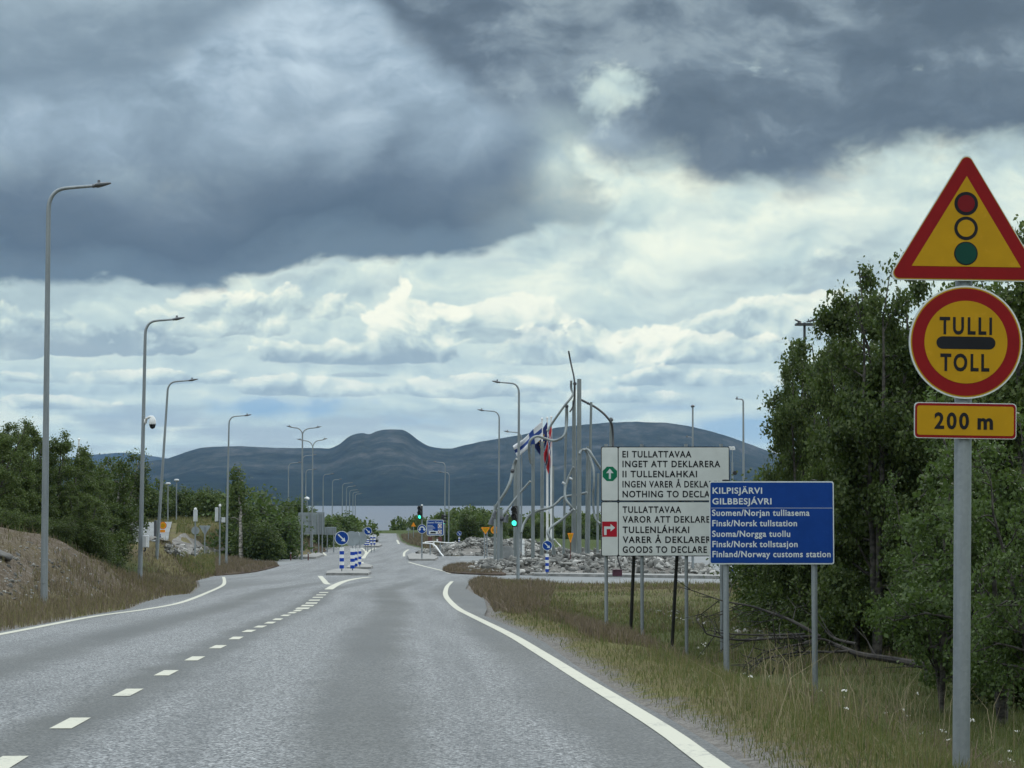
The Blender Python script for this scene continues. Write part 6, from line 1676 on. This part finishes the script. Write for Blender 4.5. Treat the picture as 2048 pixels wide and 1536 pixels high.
# tufts over the ditch floor and the meadow behind the signs
X, Y = scatter(300000, 17, 108, lambda y: xe(y) + 1.4, lambda y: xe(y) + 5 + y * .22, r, .6)
d = road_dist(X, Y); tf = lumps(X * 2.9 + 3, Y * 2.1) + lumps(X * 6.1, Y * 4.0, .5) * .8 + r.normal(size=len(X)) * .3
k = (d > 1.3) & (tf > -.25); X, Y, d, tf = X[k], Y[k], d[k], tf[k]
far = np.clip((Y - 40) / 40, 0, 1); pick = r.random(len(X))
for kk_, m, hh, lb in ((pick < .62 - .22 * far, 'blade_green', .22, 'green tufts in the ditch and meadow'), ((pick >= .62 - .22 * far) & (pick < .84), 'blade', .26, 'olive straw tufts in the ditch and meadow'), (pick >= .84, 'blade_brown', .30, 'brown tufts in the ditch and meadow')):
    blades('meadow_grass', X[kk_], Y[kk_], r.uniform(.25, 1, kk_.sum()) * hh * np.clip(.6 + tf[kk_], .35, 1.4), .0034 * np.maximum(1, Y[kk_] / 24), m, r, lb, .45)
# tall dry stalks in clumps
cl = []
for px, py, n in ((1770, 1440, 46), (1800, 1420, 40), (1740, 1400, 18), (1700, 1470, 26), (1545, 1350, 16), (1560, 1400, 22), (1640, 1440, 24), (1830, 1460, 22), (1980, 1500, 16), (1500, 1430, 16), (1590, 1480, 16), (1690, 1390, 12), (1880, 1490, 16)):
    g_ = gpT(px, py, 9, 60); cl.append((g_.x + r.normal(size=n) * .22, g_.y + r.normal(size=n) * .5))
X2 = np.concatenate([c[0] for c in cl]); Y2 = np.concatenate([c[1] for c in cl])
blades('dry_stalks', X2, Y2, r.uniform(.35, .85, len(X2)), np.full(len(X2), .0030), 'straw', r, 'tall dry straw stalks standing over the verge grass', .45)
X3, Y3, d3 = verge(900, 11, 30, lambda y: 7, 1, 1.3); zf_ = Tfull(X3, Y3)[0]
k = np.nonzero(d3 > 1)[0][:90]; C = np.stack([X3[k], Y3[k], zf_[k] + r.uniform(.15, .34, len(k))], -1)
C = np.repeat(C, 7, 0) + r.normal(size=(len(k) * 7, 3)) * [.012, .012, .006]
V, Fq = leaf_cards(C, .016, r); tag(np_mesh('wild_flowers', V, Fq, 'flower'), 'tiny white flower heads scattered in the verge', None, None, 'stuff')
# left verge and bank
le_y = np.array([p[1] for p in left_edge]); le_x = np.array([p[0] for p in left_edge]); kk = np.argsort(le_y)
def lverge(n, ya, yb, wide, pw=1.2):
    X, Y = scatter(n, ya, yb, lambda y: np.interp(y, le_y[kk], le_x[kk]) - wide, lambda y: np.interp(y, le_y[kk], le_x[kk]) - .1, r, pw)
    d = road_dist(X, Y); return X[d > .12], Y[d > .12], d[d > .12]
X, Y, d = lverge(120000, 38, 135, 16)
sel = (d < 2.6) | (r.random(len(d)) < .22); X, Y, d = X[sel], Y[sel], d[sel]
gsel = (Y > 84) & (d > 4.0) & (Y < 112) & (X < -12.5) & (r.random(len(Y)) < .9); bsel = ~gsel & (r.random(len(Y)) < .62); osel = ~gsel & ~bsel
lo = np.maximum(1, Y / 26)
for k, m, hh, lb in ((osel, 'blade', .30, 'olive grass along the left road edge'), (bsel, 'blade_brown', .36, 'brown seeding grass along the left road edge'), (gsel, 'blade_green', .22, 'bright green grass below the white stemmed birches')):
    blades('verge_grass', X[k], Y[k], r.uniform(.08, hh, k.sum()), .0034 * lo[k], m, r, lb)
X, Y = scatter(60000, 120, 250, lambda y: -.16 * y, lambda y: -.098 * y, r, 1.0); d = road_dist(X, Y)
for nm in ('parking_lot', 'footpath'):
    d = np.minimum(d, poly_dist(DRAPED[nm], X, Y))
k = d > .5
X, Y = X[k], Y[k]; g2 = r.random(len(X)) < .4
for k, m, lb in ((g2, 'blade_green', 'green grass on the left rise'), (~g2, 'blade', 'dry grass on the left rise')):
    blades('rise_grass', X[k], Y[k], r.uniform(.1, .4, k.sum()), np.full(k.sum(), .022), m, r, lb)
# heath patches get a fuzzy top
def patch_grass(px_pts, n, h, m, w, lb, top=.12):
    poly = G2(px_pts); q = in_poly(poly, n, r)
    X, Y = q[:, 0], q[:, 1]; o = blades('heath_grass', X, Y, r.uniform(.3, 1.0, n) * h, np.full(n, w), m, r, lb, .35, top)
patch_grass([(885, 1141), (905, 1147), (960, 1150), (1005, 1150), (990, 1143), (960, 1135), (925, 1131), (900, 1135)], 6000, .40, 'blade_brown', .016, 'brown heath tufts in front of the rock heap')
patch_grass([(432, 1152), (500, 1146), (556, 1133), (548, 1130), (500, 1131), (455, 1134), (430, 1139)], 7000, .45, 'blade_brown', .016, 'brown heath tufts beside the turning loop')
patch_grass([(583, 1112), (650, 1104), (640, 1096), (620, 1092), (585, 1096), (575, 1104)], 4000, .5, 'blade_brown', .02, 'brown heath tufts behind the two armed lamps')
patch_grass([(937, 1166), (960, 1158), (1040, 1167), (1110, 1176), (1095, 1212), (1040, 1232), (990, 1222), (976, 1200), (948, 1184)], 12000, .34, 'blade_brown', .012, 'purple brown grass on the tip of the right verge', 0.0)
patch_grass([(1120, 1236), (1220, 1228), (1300, 1240), (1340, 1268), (1250, 1290), (1170, 1276)], 6000, .34, 'blade_brown', .007, 'purple brown grass band in front of the white sign posts', 0.0)
X, Y = scatter(9000, 226, 340, lambda y: -.052 * y, lambda y: -.025 * y, r, 1.0); d = road_dist(X, Y); k = d > .6
blades('heath_grass', X[k], Y[k], r.uniform(.15, .6, k.sum()), np.full(k.sum(), .03), 'blade_brown', r, 'brown heath on the right bank of the far road')

# ------------------------------------------------------------------ air
def haze():
    m = bpy.data.materials.new('haze'); m.use_nodes = True; nt = m.node_tree; nt.nodes.clear()
    out = nt.nodes.new('ShaderNodeOutputMaterial'); v = nt.nodes.new('ShaderNodeVolumePrincipled')
    v.inputs['Color'].default_value = (0.30, 0.58, 1.0, 1); v.inputs['Density'].default_value = HAZE; v.inputs['Anisotropy'].default_value = 0.2
    nt.links.new(v.outputs[0], out.inputs['Volume'])
    M['haze'] = m
    mb = MB(); mb.box((-15500, -60, -18), (15500, 14800, 720))
    o = mb.build('haze', 'haze'); tag(o, kind='stuff')
HAZE = 2.7e-5
haze()
